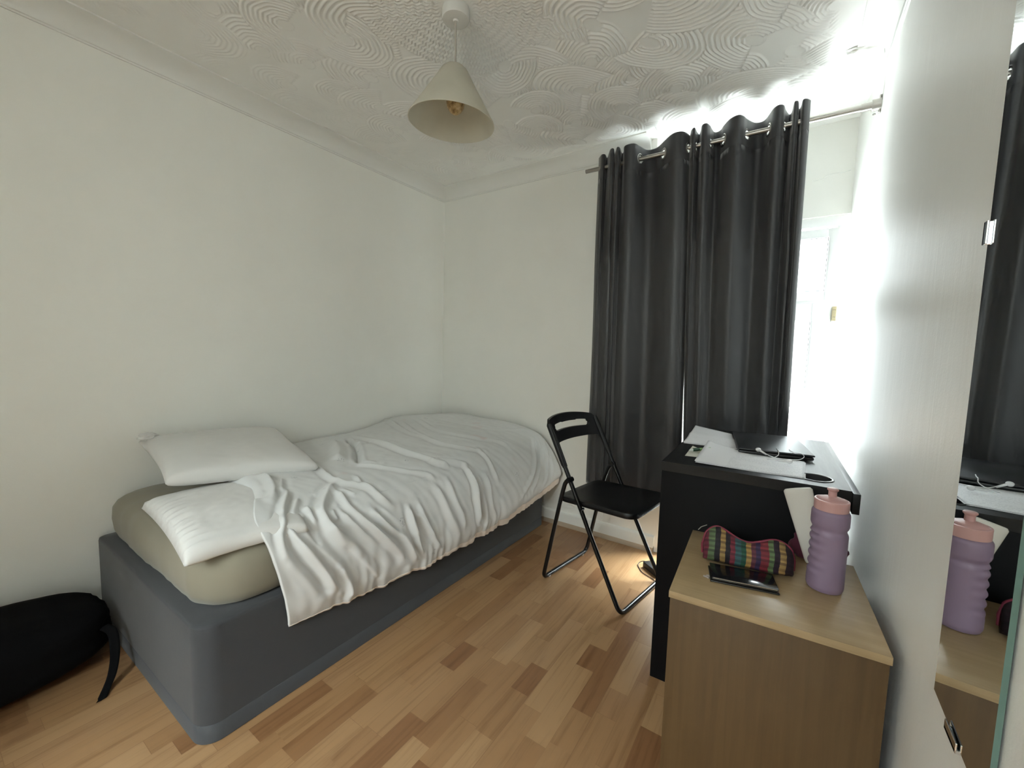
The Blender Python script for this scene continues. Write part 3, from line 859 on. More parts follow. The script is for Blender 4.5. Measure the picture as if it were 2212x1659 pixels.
# ------------------------------------------------------------ curtains on the rail
M_steel = simple('brushed_steel', (.42, .40, .37), .28, 1.0)
M_cur = None
def cur_mat():
    n = NT('charcoal_blackout_fabric'); c = n.coord()
    h = n.noise(n.mapping(c, (1, 1, .25)), 700, 2)
    col = n.mix(n.noise(c, 4, 3), (.042, .042, .045), (.048, .048, .052))
    return n.out(col, .42, n.bump(h, .08, .0004), Sheen_Weight=.35, Sheen_Roughness=.4)
M_cur = cur_mat()
RAILY, RAILZ = -.162, 2.078
CUR_L = [(1.259, 0.012, False), (1.288, -0.02, False), (1.303, -0.012, False), (1.299, 0.03, False), (1.346, -0.05, False), (1.364, -0.05, False), (1.348, 0.01, False), (1.383, -0.055, False), (1.394, -0.045, False), (1.386, 0, True), (1.384, 0.02, False), (1.395, 0.01, False), (1.418, -0.045, False), (1.448, -0.058, False), (1.474, -0.045, False), (1.488, 0, True), (1.504, 0.045, False), (1.533, 0.055, False), (1.565, 0.04, False), (1.601, 0, True), (1.644, -0.045, False), (1.674, -0.058, False), (1.702, -0.045, False), (1.717, 0, True), (1.716, 0.03, False)]
CUR_R = [(1.714, 0.03, False), (1.733, -0.03, False), (1.749, -0.045, False), (1.75, 0, True), (1.756, 0.03, False), (1.768, 0.0, False), (1.782, -0.05, False), (1.801, -0.058, False), (1.811, -0.03, False), (1.813, 0, True), (1.818, 0.04, False), (1.831, 0.05, False), (1.849, 0.035, False), (1.866, 0, True), (1.897, -0.045, False), (1.929, -0.06, False), (1.947, -0.04, False), (1.96, 0, True), (1.983, 0.045, False), (2.007, 0.055, False), (2.026, 0.04, False), (2.043, 0, True), (2.059, -0.04, False), (2.078, -0.058, False), (2.095, -0.045, False), (2.101, 0, True), (2.113, 0.045, False), (2.123, 0.03, False), (2.131, -0.045, False), (2.139, -0.055, False), (2.146, -0.04, False), (2.148, 0.02, False), (2.155, 0.0, False), (2.161, -0.05, False), (2.175, -0.05, False), (2.187, -0.03, False)]

def curtain(name, pts, x_shift, ztop, zbot, seed, **props):
    A = [(p[0], p[1]) for p in pts]
    n = 10; path = []; eyelets = []
    for i in range(len(A)):
        if i < len(A) - 1:
            p0 = A[max(i - 1, 0)]; p1 = A[i]; p2 = A[i + 1]; p3 = A[min(i + 2, len(A) - 1)]
            if pts[i][2]: eyelets.append(len(path))
            for k in range(n):
                t = k / n
                path.append(tuple(.5 * (2 * b + (-a + c) * t + (2 * a - 5 * b + 4 * c - d) * t * t + (-a + 3 * b - 3 * c + d) * t ** 3) for a, b, c, d in zip(p0, p1, p2, p3)))
        else: path.append(A[i])
    ev = [path[e] for e in eyelets]
    path = np.array(path)
    # resample evenly
    sl = np.r_[0, np.cumsum(np.hypot(*np.diff(path, axis=0).T))]
    m = int(sl[-1] / .0035); ss = np.linspace(0, sl[-1], m)
    px = np.interp(ss, sl, path[:, 0]); py = np.interp(ss, sl, path[:, 1])
    es = [sl[e] for e in eyelets]
    z = np.r_[np.arange(ztop, ztop - .12, -.004), np.linspace(ztop - .12, zbot, 70)]
    G = np.zeros((m, len(z), 3))
    # running mean of the path = the calmer line the cloth relaxes to lower down
    k = 71; ker = np.ones(k) / k
    pxs = np.convolve(np.pad(px, k // 2, 'edge'), ker, 'valid'); pys = np.convolve(np.pad(py, k // 2, 'edge'), ker, 'valid')
    for j, zz in enumerate(z):
        t = (ztop - zz) / (ztop - zbot); b = min(1, t * 3.0) ** .8 * .72
        b = b * np.minimum(1, np.minimum(ss, sl[-1] - ss) / .06)
        fr = (px - px[0]) / (px[-1] - px[0])
        sh = x_shift[0] + (x_shift[1] - x_shift[0]) * fr
        wob = np.array([noise.noise(Vector((s_ * 9, zz * 1.1, seed))) for s_ in ss])
        G[:, j, 0] = px * (1 - b) + pxs * b + sh * t + .010 * wob * t
        am = 1 - .12 * t
        G[:, j, 1] = RAILY + (py * (1 - b) + pys * b) * am + .014 * np.array([noise.noise(Vector((s_ * 6, zz * .9, seed + 5))) for s_ in ss]) * min(1, t * 3)
        G[:, j, 2] = zz
        if px[0] > 1.65:      # pressed back where it hangs behind the desk
            lim = -.172 - .07 * min(1, max(0, (zz - .77) / .25))
            G[:, j, 1] = np.where(G[:, j, 0] > 1.84, np.maximum(G[:, j, 1], lim), G[:, j, 1])
    sc = .5 * (ss[1:] + ss[:-1]); zc = .5 * (z[1:] + z[:-1])
    keep = np.ones((m - 1, len(z) - 1), bool)
    for e in es:
        keep &= ((sc[:, None] - e) ** 2 + (zc[None, :] - (RAILZ - .002)) ** 2) > .0195 ** 2
    o = gridmesh(name, G, M_cur, None, keep=keep, **props)
    md = o.modifiers.new('t', 'SOLIDIFY'); md.thickness = .0016; md.offset = 0
    # eyelet rings
    for e in es:
        cx = np.interp(e, ss, px); cy = np.interp(e, ss, py)
        tx = np.interp(e + .006, ss, px) - np.interp(e - .006, ss, px); ty = np.interp(e + .006, ss, py) - np.interp(e - .006, ss, py)
        T = Vector((tx, ty, 0)).normalized(); Z = Vector((0, 0, 1)); Nn = T.cross(Z)
        c = Vector((cx, RAILY + cy, RAILZ - .002)); bm = bmesh.new(); rings = []
        for a in range(32):
            d = T * math.cos(a * math.pi / 16) + Z * math.sin(a * math.pi / 16)
            rings.append([bm.verts.new(c + d * (.0232 + .0052 * math.cos(q * math.pi / 4)) + Nn * .0026 * math.sin(q * math.pi / 4)) for q in range(8)])
        for a in range(32):
            for q in range(8): bm.faces.new([rings[a][q], rings[a][(q + 1) % 8], rings[(a + 1) % 32][(q + 1) % 8], rings[(a + 1) % 32][q]])
        bm_obj('eyelet_ring', bm, M_steel, o, True)
    # stitched hem at the foot and heading
    return o
curtain('curtain', CUR_L, (.010, .060), 2.136, .352, 2.0, label='left charcoal blackout eyelet curtain, hanging behind the chair', category='curtain', group='charcoal eyelet curtains')
curtain('curtain', CUR_R, (.065, .018), 2.142, .372, 7.0, label='right charcoal blackout eyelet curtain, hanging behind the desk', category='curtain', group='charcoal eyelet curtains')
rail = empty('curtain_rail', (1.79, RAILY, RAILZ), label='thin brushed steel curtain rail fixed to the right wall', category='curtain rail')
to_parent(tube('pole', [(1.192, RAILY, RAILZ - .003), (1.8, RAILY, RAILZ), (2.20, RAILY, RAILZ)], .0105, M_steel, seg=20), rail)
to_parent(tube('pole', [(2.15, RAILY, RAILZ), (2.37, RAILY, RAILZ)], .0122, M_steel, seg=20), rail)
def bracket():
    bm = bmesh.new()
    for x0, x1, r in ((2.352, 2.385, .0145), (2.385, 2.4134, .021)):
        R = []
        for x in (x0, x1): R.append([bm.verts.new((x, RAILY + r * math.cos(a * math.pi / 14), RAILZ + r * math.sin(a * math.pi / 14))) for a in range(28)])
        for k in range(28): bm.faces.new([R[0][k], R[0][(k + 1) % 28], R[1][(k + 1) % 28], R[1][k]])
        bm.faces.new(R[0][::-1]); bm.faces.new(R[1])
    bm_box(bm, (2.406, RAILY - .006, RAILZ - .032), (2.4134, RAILY + .006, RAILZ + .034), .002)
    o = bm_obj('wall_bracket', bm, M_steel, None); autosmooth(o, 40); to_parent(o, rail)
    s = lathe('screw', [(0, 0), (.005, 0), (.005, .004), (0, .006)], M_steel, None, 12, (2.394, RAILY, RAILZ - .036)); to_parent(s, rail)
bracket()

# ------------------------------------------------------------ pendant lamp
lamp = empty('pendant_lamp', (1.186, -1.222, ZC), label='cream cone lampshade hanging on a thin cord from the round ceiling rose', category='pendant lamp')
M_plast = simple('aged_white_plastic', (.66, .64, .60), .45)
lathe('ceiling_rose', [(0, 0), (.044, 0), (.0455, -.004), (.0455, -.030), (.0435, -.0345), (.038, -.036), (.010, -.036), (.008, -.041), (0, -.041)], M_plast, lamp, 48)
tube('cord', [(0, 0, -.04), (.0005, 0, -.12), (0.002, 0, -.20)], .0032, simple('cord', (.42, .38, .33), .6), lamp, seg=8)
def shade_mat():
    n = NT('cream_lampshade'); c = n.coord()
    d = n.noise(n.mapping(c, (1, 1, 1)), 9, 3)
    col = n.ramp(d, [(.3, (.68, .65, .56)), (.6, (.74, .71, .62))])
    n.out(col, .7, n.bump(n.noise(c, 400, 2), .1, .0004))
    tr = n.n('ShaderNodeBsdfTranslucent'); n.l(col, tr.inputs['Color'])
    mx = n.n('ShaderNodeMixShader'); mx.inputs[0].default_value = .45
    n.l(n.b.outputs[0], mx.inputs[1]); n.l(tr.outputs[0], mx.inputs[2]); n.l(mx.outputs[0], n.t.nodes['Material Output'].inputs['Surface'])
    return n.m
LT = empty_tilt = None
sh_prof = [(.006, -.180), (.022, -.181), (.034, -.185), (.044, -.194), (.053, -.208), (.062, -.224), (.1445, -.356), (.146, -.358), (.1465, -.361), (.144, -.361), (.142, -.356), (.060, -.226), (.050, -.211), (.042, -.198), (.032, -.189), (.008, -.184)]
sh = lathe('lamp_shade', sh_prof, shade_mat(), lamp, 72)
sh.rotation_euler = (math.radians(0), math.radians(3.5), 0)
sh.location = (.010, 0, 0)
lathe('lamp_holder', [(0, -.175), (.016, -.178), (.018, -.20), (.018, -.235), (.015, -.24), (0, -.24)], M_plast, lamp, 24)
def bulb_mat():
    n = NT('mottled_amber_bulb'); c = n.coord()
    col = n.ramp(n.noise(c, 60, 4, .65), [(.3, (.16, .09, .03)), (.5, (.50, .35, .16)), (.7, (.72, .58, .36))])
    return n.out(col, .4)
lathe('bulb', [(0, -.24), (.012, -.24), (.014, -.255), (.022, -.275), (.029, -.292), (.031, -.308), (.028, -.325), (.019, -.339), (.009, -.346), (0, -.348)], bulb_mat(), lamp, 32, (.004, 0, .012))
# ------------------------------------------------------------ folding chair
M_blk = simple('black_powder_coat', (.004, .004, .0045), .28, Specular_IOR_Level=.35)
M_blkpl = simple('black_plastic', (.006, .006, .007), .42, bump=(500, .08, .0003), Specular_IOR_Level=.4)
FV = Vector((.9893, -.146, 0)); LV = Vector((.146, .9893, 0))
def K(f, l, z): return FV * f + LV * l + Vector((0, 0, z))
chair = empty('folding_chair', K(1.56, -.257, 0), label='black metal and plastic folding chair beside the desk', category='chair')
chair.rotation_euler = (0, 0, 0)
lL, lR = -.449, -.063
def ff(z, l): return 1.766 - .537 * z + (.008 if l > -.2 else 0)
to_parent(tube('front_leg_frame', fillet([K(ff(.74, lL), lL, .74), K(ff(.012, lL), lL, .010), K(ff(.012, lR), lR, .010), K(ff(.74, lR), lR, .74)], .040, 8), .0098, M_blk, seg=16), chair)
def rear(z): return 1.352 + .21 * z
rl, rR = lL - .0, lR
to_parent(tube('rear_leg_frame', fillet([K(1.485, rl, .528), K(1.462, rl, .505), K(rear(.44), rl, .44), K(rear(.011), rl, .010), K(rear(.011), rR, .010), K(rear(.44), rR, .44), K(1.468, rR, .505), K(1.492, rR, .528)], .036, 7), .0096, M_blk, seg=16), chair)
def chair_seat():
    rp = round_rect(0, 1, 0, 1, (.12, .12, .12, .12), 8)
    def P(u, v, dz):        # u forward, v lateral
        f = 1.408 + .385 * u + .014 * math.sin(math.pi * v) * (u > .5)
        l = lL + .016 + (lR - lL - .032) * v + (v - .5) * .02 * (u)
        z = .424 + .016 * u - .006 * math.sin(math.pi * u) * math.sin(math.pi * v)
        return K(f, l, z + dz)
    c = (.5, .5)
    L = []
    for s_, dz in ((.955, -.018), (.99, -.019), (1, -.012), (1, -.003), (.985, .0035), (.95, .005), (.8, .0045), (.5, .004), (.2, .004)):
        L.append([P(c[0] + (x - .5) * s_, c[1] + (y - .5) * s_, dz) for x, y in rp])
    return stack_loops('seat', L, M_blkpl)
to_parent(chair_seat(), chair)
def backrest():
    nu, nz = 96, 46
    lc = (lL + lR) / 2; hw = (lR - lL) / 2 + .011
    def pt(a, z, off=0.0):
        l = lc + hw * a
        f = ff(z, lL) + .004 * (a + 1) - .040 * (1 - a * a) + off
        return K(f, l, z + .0 * a)
    bm = bmesh.new(); front = {}; back = {}
    top = lambda a: .768 + .020 * (1 - a * a) ** .8 - .016 * max(0, abs(a) - .86) / .14 * 1.2
    bot = lambda a: .672 - .030 * max(0, (abs(a) - .72) / .28) ** 2 - .062 * max(0, (abs(a) - .90) / .10)
    def Z(a, t): return bot(a) + (top(a) - bot(a)) * t
    cell = {}
    for i in range(nu + 1):
        a = 2 * i / nu - 1
        for j in range(nz + 1):
            z = Z(a, j / nz)
            e = max(abs(a) - .93, 0) / .07
            th = .0065 + .004 * e
            front[i, j] = bm.verts.new(pt(a, z, th)); back[i, j] = bm.verts.new(pt(a, z, -th))
    def inslot(i, j):
        a = (2 * (i + .5) / nu - 1); z = Z(a, (j + .5) / nz)
        zc = .7295 + .006 * (1 - a * a); h = .0155
        w = .70
        da = max(0, abs(a) - (w - h / hw)) * hw
        return (da ** 2 + (z - zc) ** 2) < h ** 2
    solid = {(i, j): not inslot(i, j) for i in range(nu) for j in range(nz)}
    for (i, j), s_ in solid.items():
        if not s_: continue
        bm.faces.new([front[i, j], front[i + 1, j], front[i + 1, j + 1], front[i, j + 1]])
        bm.faces.new([back[i, j], back[i, j + 1], back[i + 1, j + 1], back[i + 1, j]])
        for (di, dj), (p, q) in {(-1, 0): ((i, j), (i, j + 1)), (1, 0): ((i + 1, j), (i + 1, j + 1)), (0, -1): ((i, j), (i + 1, j)), (0, 1): ((i, j + 1), (i + 1, j + 1))}.items():
            if not solid.get((i + di, j + dj), False):
                bm.faces.new([front[p], front[q], back[q], back[p]])
    for v in [v for v in bm.verts if not v.link_faces]: bm.verts.remove(v)
    bmesh.ops.smooth_vert(bm, verts=[v for v in bm.verts if any(len(e.link_faces) > 1 and e.calc_face_angle(0) > .8 for e in v.link_edges)], factor=.35, use_axis_x=True, use_axis_y=True, use_axis_z=True)
    # sleeves gripping the tubes
    for l in (lL, lR):
        pts = [K(ff(z, l), l, z) for z in (.575, .60, .66, .72, .757)]
        tube(None, pts, [.0120, .0130, .0140, .0140, .0125], bm=bm, seg=18)
    o = bm_obj('backrest', bm, M_blkpl, None, True); autosmooth(o, 45); return o
to_parent(backrest(), chair)
for l in (lL, lR):
    s_ = -1 if l == lL else 1
    to_parent(tube('pivot_bolt', [K(1.487, l - .014, .523), K(1.487, l + .014, .523)], .012, M_blk, seg=16), chair)
    to_parent(tube('pivot_bolt', [K(ff(.412, l) + .010, l - .012, .405), K(ff(.412, l) + .010, l + .012, .405)], .006, M_blk, seg=12), chair)
    for f in (rear(.01) + .004, ff(.01, l) - .004):
        to_parent(lathe('foot_glide', [(0, 0), (.006, 0), (.0075, .004), (.006, .010), (0, .011)], simple('clear_glide', (.55, .53, .5), .3), None, 14, tuple(K(f, l + (.045 if l == lL else -.045), 0))), chair)

# ------------------------------------------------------------ desk
def blackwood():
    n = NT('black_brown_desk'); c = n.coord()
    g = n.noise(n.mapping(c, (60, 4, 60)), 1.0, 4, .6)
    col = n.ramp(g, [(.3, (.0045, .0045, .005)), (.7, (.008, .008, .0085))])
    return n.out(col, n.math('MULTIPLY_ADD', g, .15, .33), n.bump(g, .10, .0006), Specular_IOR_Level=.35)
M_desk = blackwood()
M_deskp = simple('black_desk_panel', (.0045, .0045, .005), .5, bump=(120, .08, .0004), Specular_IOR_Level=.12)
DZ = .75
desk = empty('writing_desk', (1.8652, -.948, 0), .0275, label='black wood-effect writing desk with a round cable hole against the right wall', category='desk')
bpy.context.view_layer.update()
dw, dl = .489, .766
hx, hy, hr = .4135, .088, .0395
def desk_top():
    bm = bmesh.new(); z0, z1 = DZ - .030, DZ
    n = 48; x0, x1, y0, y1 = 0, dw, 0, dl
    # square ring round the hole, then plain rest
    sx0, sx1, sy0, sy1 = hx - .06, hx + .06, hy - .06, hy + .06
    def sq(a):
        c_, s_ = math.cos(a), math.sin(a); m = max(abs(c_), abs(s_)); return hx + .06 * c_ / m, hy + .06 * s_ / m
    for z, fl in ((z1, False), (z0, True)):
        C = [bm.verts.new((hx + hr * math.cos(2 * math.pi * k / n), hy + hr * math.sin(2 * math.pi * k / n), z)) for k in range(n)]
        Q = [bm.verts.new((*sq(2 * math.pi * k / n), z)) for k in range(n)]
        for k in range(n): bm.faces.new([C[k], Q[k], Q[(k + 1) % n], C[(k + 1) % n]])
        if not fl: Ct = C
        else: Cb = C
        for r in ((x0, sx0, y0, y1), (sx1, x1, y0, y1), (sx0, sx1, y0, sy0), (sx0, sx1, sy1, y1)):
            bm.faces.new([bm.verts.new((x, y, z)) for x, y in ((r[0], r[2]), (r[1], r[2]), (r[1], r[3]), (r[0], r[3]))])
    for k in range(n): bm.faces.new([Ct[k], Ct[(k + 1) % n], Cb[(k + 1) % n], Cb[k]])
    for a, b in (((x0, y0), (x1, y0)), ((x1, y0), (x1, y1)), ((x1, y1), (x0, y1)), ((x0, y1), (x0, y0))):
        bm.faces.new([bm.verts.new((a[0], a[1], z0)), bm.verts.new((b[0], b[1], z0)), bm.verts.new((b[0], b[1], z1)), bm.verts.new((a[0], a[1], z1))])
    bmesh.ops.remove_doubles(bm, verts=bm.verts, dist=1e-5)
    return bm_obj('desk_top', bm, M_desk, desk, False)
desk_top()
box('end_panel', (.0015, .0015, 0), (dw - .002, .034, DZ - .0305), M_deskp, desk, .0015)
box('end_panel', (.0015, dl - .034, 0), (dw - .002, dl - .0015, DZ - .0305), M_deskp, desk, .0015)
box('back_panel', (dw - .040, .036, .38), (dw - .022, dl - .036, DZ - .031), M_desk, desk, .001)
box('rear_rail', (dw + .001, -.010, DZ - .058), (dw + .017, dl + .01, DZ - .003), M_desk, desk, .0012)
dr = box('drawer', (.004, .036, DZ - .130), (.40, dl - .036, DZ - .034), M_desk, desk, .0015)
box('drawer_handle', (-.012, .30, DZ - .075), (.003, .46, DZ - .068), M_blk, dr, .002)
# grommet ring
lathe('cable_grommet', [(hr + .001, -.028), (hr - .001, -.028), (hr - .0012, .001), (hr + .0005, .0028), (hr + .0045, .0026), (hr + .0065, .0004), (hr + .0065, .0001), (hr + .001, .0001), (hr + .001, -.028)],
      simple('grommet_plastic', (.05, .05, .052), .22), desk, 56, (hx, hy, DZ))

# papers
def paper_mat(name, seed, amt, x0=.0):
    n = NT(name); c = n.coord(); x, y, z = n.sep(c)
    ln = n.math('FRACT', n.math('MULTIPLY', y, 95.0))
    band = n.math('LESS_THAN', ln, .42)
    wr = n.math('GREATER_THAN', n.noise(n.mapping(c, (260, 120, 1), (0, 0, 0), (seed, 0, 0)), 1.0, 2), .50)
    blk = n.math('GREATER_THAN', n.noise(n.mapping(c, (9, 12, 1), (0, 0, 0), (seed * 3, 1, 0)), 1.0, 1), .47)
    k = n.math('MULTIPLY', n.math('MULTIPLY', band, wr), n.math('MULTIPLY', blk, amt))
    k = n.math('MULTIPLY', k, n.math('GREATER_THAN', x, x0))
    col = n.mix(k, (.74, .74, .77), (.16, .17, .24))
    return n.out(col, .75)
def paper(name, C, z, curl, mat, n=28, th=.0006, parent=None, **props):
    """C: corners near-left, near-right, far-right, far-left; curl(u,v)->lift"""
    o_ = Vector((C[0][0], C[0][1], 0))
    G = np.zeros((n + 1, n + 1, 3))
    C = [Vector((p[0], p[1], 0)) - o_ for p in C]
    for i in range(n + 1):
        for j in range(n + 1):
            u, v = i / n, j / n
            p = C[0] * (1 - u) * (1 - v) + C[1] * u * (1 - v) + C[2] * u * v + C[3] * (1 - u) * v
            G[i, j] = (p.x, p.y, curl(u, v))
    o = gridmesh(name, G, mat, parent, **props)
    o.location = (o_.x, o_.y, z)
    m = o.modifiers.new('t', 'SOLIDIFY'); m.thickness = th; m.offset = 1
    return o
nearC = [(1.957, -.905), (2.250, -.882), (2.255, -.655), (1.955, -.625)]
farC = [(1.862, -.612), (2.052, -.590), (2.002, -.310), (1.848, -.285)]
grp = 'loose paper sheets on the desk'
crl1 = lambda h, e: (lambda u, v: h * max(0, (1 - u) - .45) ** 1.7 * (.3 + v) + e * math.sin(u * 5 + v * 3) ** 2)
paper('paper_sheet', [(x + .003, y - .004) for x, y in nearC], DZ + .0008, crl1(.035, .0008), paper_mat('note_paper', 1, .0), label='bottom sheet of the paper stack nearest the desk end', category='paper', group=grp)
paper('paper_sheet', nearC, DZ + .0024, crl1(.052, .0008), paper_mat('handwritten_paper', 4, .28, .09), label='handwritten top sheet of the stack nearest the desk end, earphones on it', category='paper', group=grp)
paper('paper_sheet', [(x + .004, y - .006) for x, y in farC], DZ + .0008, lambda u, v: .010 * v * v * (1 - u) + .001, paper_mat('plain_paper', 2, .0), label='lower sheet of the paper pair left of the laptop', category='paper', group=grp)
paper('paper_sheet', farC, DZ + .0028, lambda u, v: .020 * v * v * (1 - .8 * u) + .006 * (1 - abs(2 * v - 1)) ** 4 + .001, paper_mat('printed_paper', 7, .12), label='curled upper sheet of the paper pair left of the laptop', category='paper', group=grp)
paper('paper_note', [(1.912, -.825), (1.960, -.815), (1.950, -.700), (1.908, -.668)], DZ + .0006, lambda u, v: .006 * v * (1 - u), simple('cream_note', (.66, .65, .58), .8), label='small crumpled paper note lying under the green pen', category='paper')

pen = empty('ballpoint_pen', (1.917, -.782, DZ + .013), label='green and white pen lying on the small paper note', category='pen')
pa, pb = Vector((0, 0, 0)), Vector((.062, .075, .0015))
D = (pb - pa).normalized()
tube('grip', [pa + D * t for t in (.014, .018, .034, .042)], [.0048, .0060, .0062, .0055], simple('dark_green_rubber', (.03, .085, .05), .5), pen, 16)
tube('tip', [pa + D * t for t in (.0, .006, .0145)], [.0012, .0036, .0049], simple('white_pen_plastic', (.62, .66, .64), .3), pen, 16)
tube('barrel', [pa + D * t for t in (.042, .044, .09, .094)], [.0050, .0054, .0050, .003], simple('light_green_plastic', (.22, .40, .14), .35), pen, 16)

# laptop
lap = empty('laptop', (2.059, -.668, DZ + .0005), math.radians(9), label='closed dark laptop on the desk by the window', category='laptop')
M_lap = simple('laptop_plastic', (.018, .018, .020), .30)
M_lid = simple('laptop_lid', (.020, .021, .024), .40, bump=(900, .05, .0002))
box('base', (.002, .003, .004), (.226, .345, .015), M_lap, lap, .004, 3)
box('lid', (.0, .0, .0165), (.228, .350, .0235), M_lid, lap, .0032, 3)
for x, y in ((.02, .02), (.205, .02), (.02, .325), (.205, .325)):
    lathe('rubber_foot', [(0, 0), (.006, 0), (.006, .0045), (0, .0045)], M_blkpl, lap, 12, (x, y, 0))
box('badge', (.045, .010, .0234), (.078, .0145, .0239), simple('grey_badge', (.10, .10, .105), .4), lap)

# earphones
ear = empty('earphones', (2.14, -.62, DZ), label='white wired earphones lying across the paper and laptop edge', category='earphones')
M_ear = simple('white_earphone_plastic', (.72, .72, .74), .3)
def earbud(p, d, s=1.0):
    p = Vector(p); d = Vector(d).normalized(); bm = bmesh.new()
    bmesh.ops.create_uvsphere(bm, u_segments=18, v_segments=12, radius=.0085)
    for v in bm.verts:
        if v.co.z > 0: v.co.z *= .75
        v.co += p
    tube(None, [p, p + d * .010, p + d * .030], [.0052, .0036, .0026], bm=bm, seg=12)
    o = bm_obj('earbud', bm, M_ear, None, True); to_parent(o, ear)
earbud((2.120, -.655, DZ + .024), (.9, -.25, -.45))
earbud((2.212, -.742, DZ + .016), (-1, -.05, -.10))
to_parent(tube('cord', spline([(2.147, -.663, DZ + .012), (2.165, -.672, DZ + .008), (2.19, -.668, DZ + .005), (2.235, -.66, DZ + .008), (2.252, -.655, DZ + .018), (2.246, -.652, DZ + .028), (2.225, -.640, DZ + .0265), (2.21, -.60, DZ + .0265)], 8), .0012, M_ear, seg=8), ear)
to_parent(tube('cord', spline([(2.182, -.743, DZ + .013), (2.160, -.730, DZ + .008), (2.150, -.706, DZ + .006), (2.165, -.685, DZ + .007), (2.180, -.668, DZ + .016), (2.180, -.655, DZ + .0275), (2.178, -.635, DZ + .0265), (2.172, -.60, DZ + .0265)], 8), .0012, M_ear, seg=8), ear)

# ------------------------------------------------------------ bedside box
def beech():  # panel shade is put into the colour, far darker than the top
    n = NT('shaded_beech_laminate'); c = n.coord()
    g = n.noise(n.mapping(c, (70, 70, 3.2)), 1.0, 4, .6, .4)
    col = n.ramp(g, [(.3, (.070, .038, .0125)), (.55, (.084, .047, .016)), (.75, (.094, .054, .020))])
    return n.out(col, .5, n.bump(g, .05, .0004))
def beech_top():
    n = NT('pale_beech_top'); c = n.coord()
    g = n.noise(n.mapping(c, (3.2, 60, 70)), 1.0, 4, .6, .4)
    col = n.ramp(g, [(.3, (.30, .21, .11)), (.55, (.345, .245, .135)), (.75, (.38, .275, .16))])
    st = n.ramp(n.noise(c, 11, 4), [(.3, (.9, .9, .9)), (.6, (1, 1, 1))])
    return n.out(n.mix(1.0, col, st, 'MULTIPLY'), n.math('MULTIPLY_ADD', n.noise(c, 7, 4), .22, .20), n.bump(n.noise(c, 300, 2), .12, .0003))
M_beech_shade, M_btop = beech(), beech_top()
BZ = .5483
cab = empty('bedside_cabinet', (1.9943, -1.3493, 0), .0523, label='pale beech cabinet in front of the black desk', category='cabinet')
bpy.context.view_layer.update()
bw, bl = .3985, .3975
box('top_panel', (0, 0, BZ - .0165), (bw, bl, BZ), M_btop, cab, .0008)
box('side_panel', (.003, .003, 0), (bw - .003, .019, BZ - .0175), M_beech_shade, cab, .0006)
box('side_panel', (.003, bl - .019, 0), (bw - .003, bl - .003, BZ - .0175), M_beech_shade, cab, .0006)
box('back_panel', (bw - .012, .0195, .02), (bw - .006, bl - .0195, BZ - .0175), M_beech_shade, cab)
box('bottom_panel', (.005, .0195, .05), (bw - .013, bl - .0195, .066), M_beech_shade, cab)
dd = box('door', (.001, .0195, .03), (.017, bl - .0195, BZ - .020), M_beech_shade, cab, .0008)

# bottle
M_lilac = simple('lilac_plastic', (.235, .17, .25), .50, Subsurface_Weight=.0)
M_pink = simple('dusty_pink_plastic', (.52, .30, .29), .42)
bot = empty('water_bottle', (2.2985, -1.112, BZ), math.radians(0), label='lilac sports bottle with pink lid on the cabinet', category='bottle')
def body_r(a, r, z):
    # finger grips along the left side
    k = max(0, math.cos(a - math.pi)) ** 1.2
    if .03 < z < .139: r -= .0036 * k * (.5 + .5 * math.cos(2 * math.pi * (z - .136) / .021)) * min(1, (z - .03) / .02)
    return r
prof = [(0, 0), (.030, 0), (.0345, .002), (.0368, .008)]
prof += [(.0374, z) for z in np.linspace(.012, .136, 52)]
prof += [(.0368, .140), (.0352, .1435), (.0336, .147), (.0338, .151), (.0362, .1555), (.0378, .161), (.0379, .172), (.0378, .186), (.0372, .190), (.0352, .1935), (.0325, .1955), (.0320, .2), (0, .2)]
lathe('bottle_body', prof, M_lilac, bot, 72, fn=body_r)
def ridg(a, r, z): return r + (.0003 * (1 if int(a / (2 * math.pi) * 90) % 2 else -1) if .200 < z < .214 else 0)
lathe('lid', [(.0310, .1950), (.0338, .1955), (.0340, .201), (.0340, .213), (.0344, .2165), (.0338, .219), (.0308, .2195), (.029, .218), (.0275, .2205), (.021, .2235), (.012, .2255), (.0085, .227), (0, .227)], M_pink, bot, 90, fn=ridg)
lathe('spout', [(.0088, .224), (.0082, .233), (.0084, .239), (.0112, .2420), (.0114, .2445), (.0095, .2462), (.004, .2467), (0, .2460)], M_pink, bot, 36)

# pencil case
def plaid():
    n = NT('plaid_cotton'); c = n.coord('Generated'); x, y, z = n.sep(c)
    # the stripes run with the cloth: x along the case
    xx = n.math('MULTIPLY_ADD', n.noise(c, 3, 2), .04, n.math('SUBTRACT', x, .02))
    st = [(0, (.16, .02, .045)), (.05, (.11, .17, .08)), (.125, (.012, .008, .015)), (.185, (.34, .22, .075)), (.245, (.012, .008, .015)), (.30, (.19, .02, .04)), (.355, (.04, .12, .13)), (.42, (.015, .09, .055)), (.475, (.36, .22, .06)), (.535, (.13, .03, .05)), (.585, (.035, .02, .08)), (.635, (.20, .018, .03)), (.72, (.12, .19, .08)), (.775, (.022, .008, .02)), (.835, (.34, .22, .08)), (.90, (.02, .008, .015))]
    col = n.ramp(xx, st, 'CONSTANT')
    zz = n.math('FRACT', n.math('MULTIPLY', n.math('ADD', z, n.math('MULTIPLY', y, .5)), 3.2))
    sh = n.ramp(zz, [(0, (.75, .75, .75)), (.30, (.42, .38, .42)), (.55, (.9, .86, .8)), (.75, (.55, .5, .5))], 'CONSTANT')
    col = n.mix(1.0, col, sh, 'MULTIPLY')
    w = n.noise(n.coord(), 900, 2)
    return n.out(col, .75, n.bump(w, .2, .0004))
M_plaid = plaid()
M_pipe = simple('raspberry_piping', (.19, .018, .042), .6)
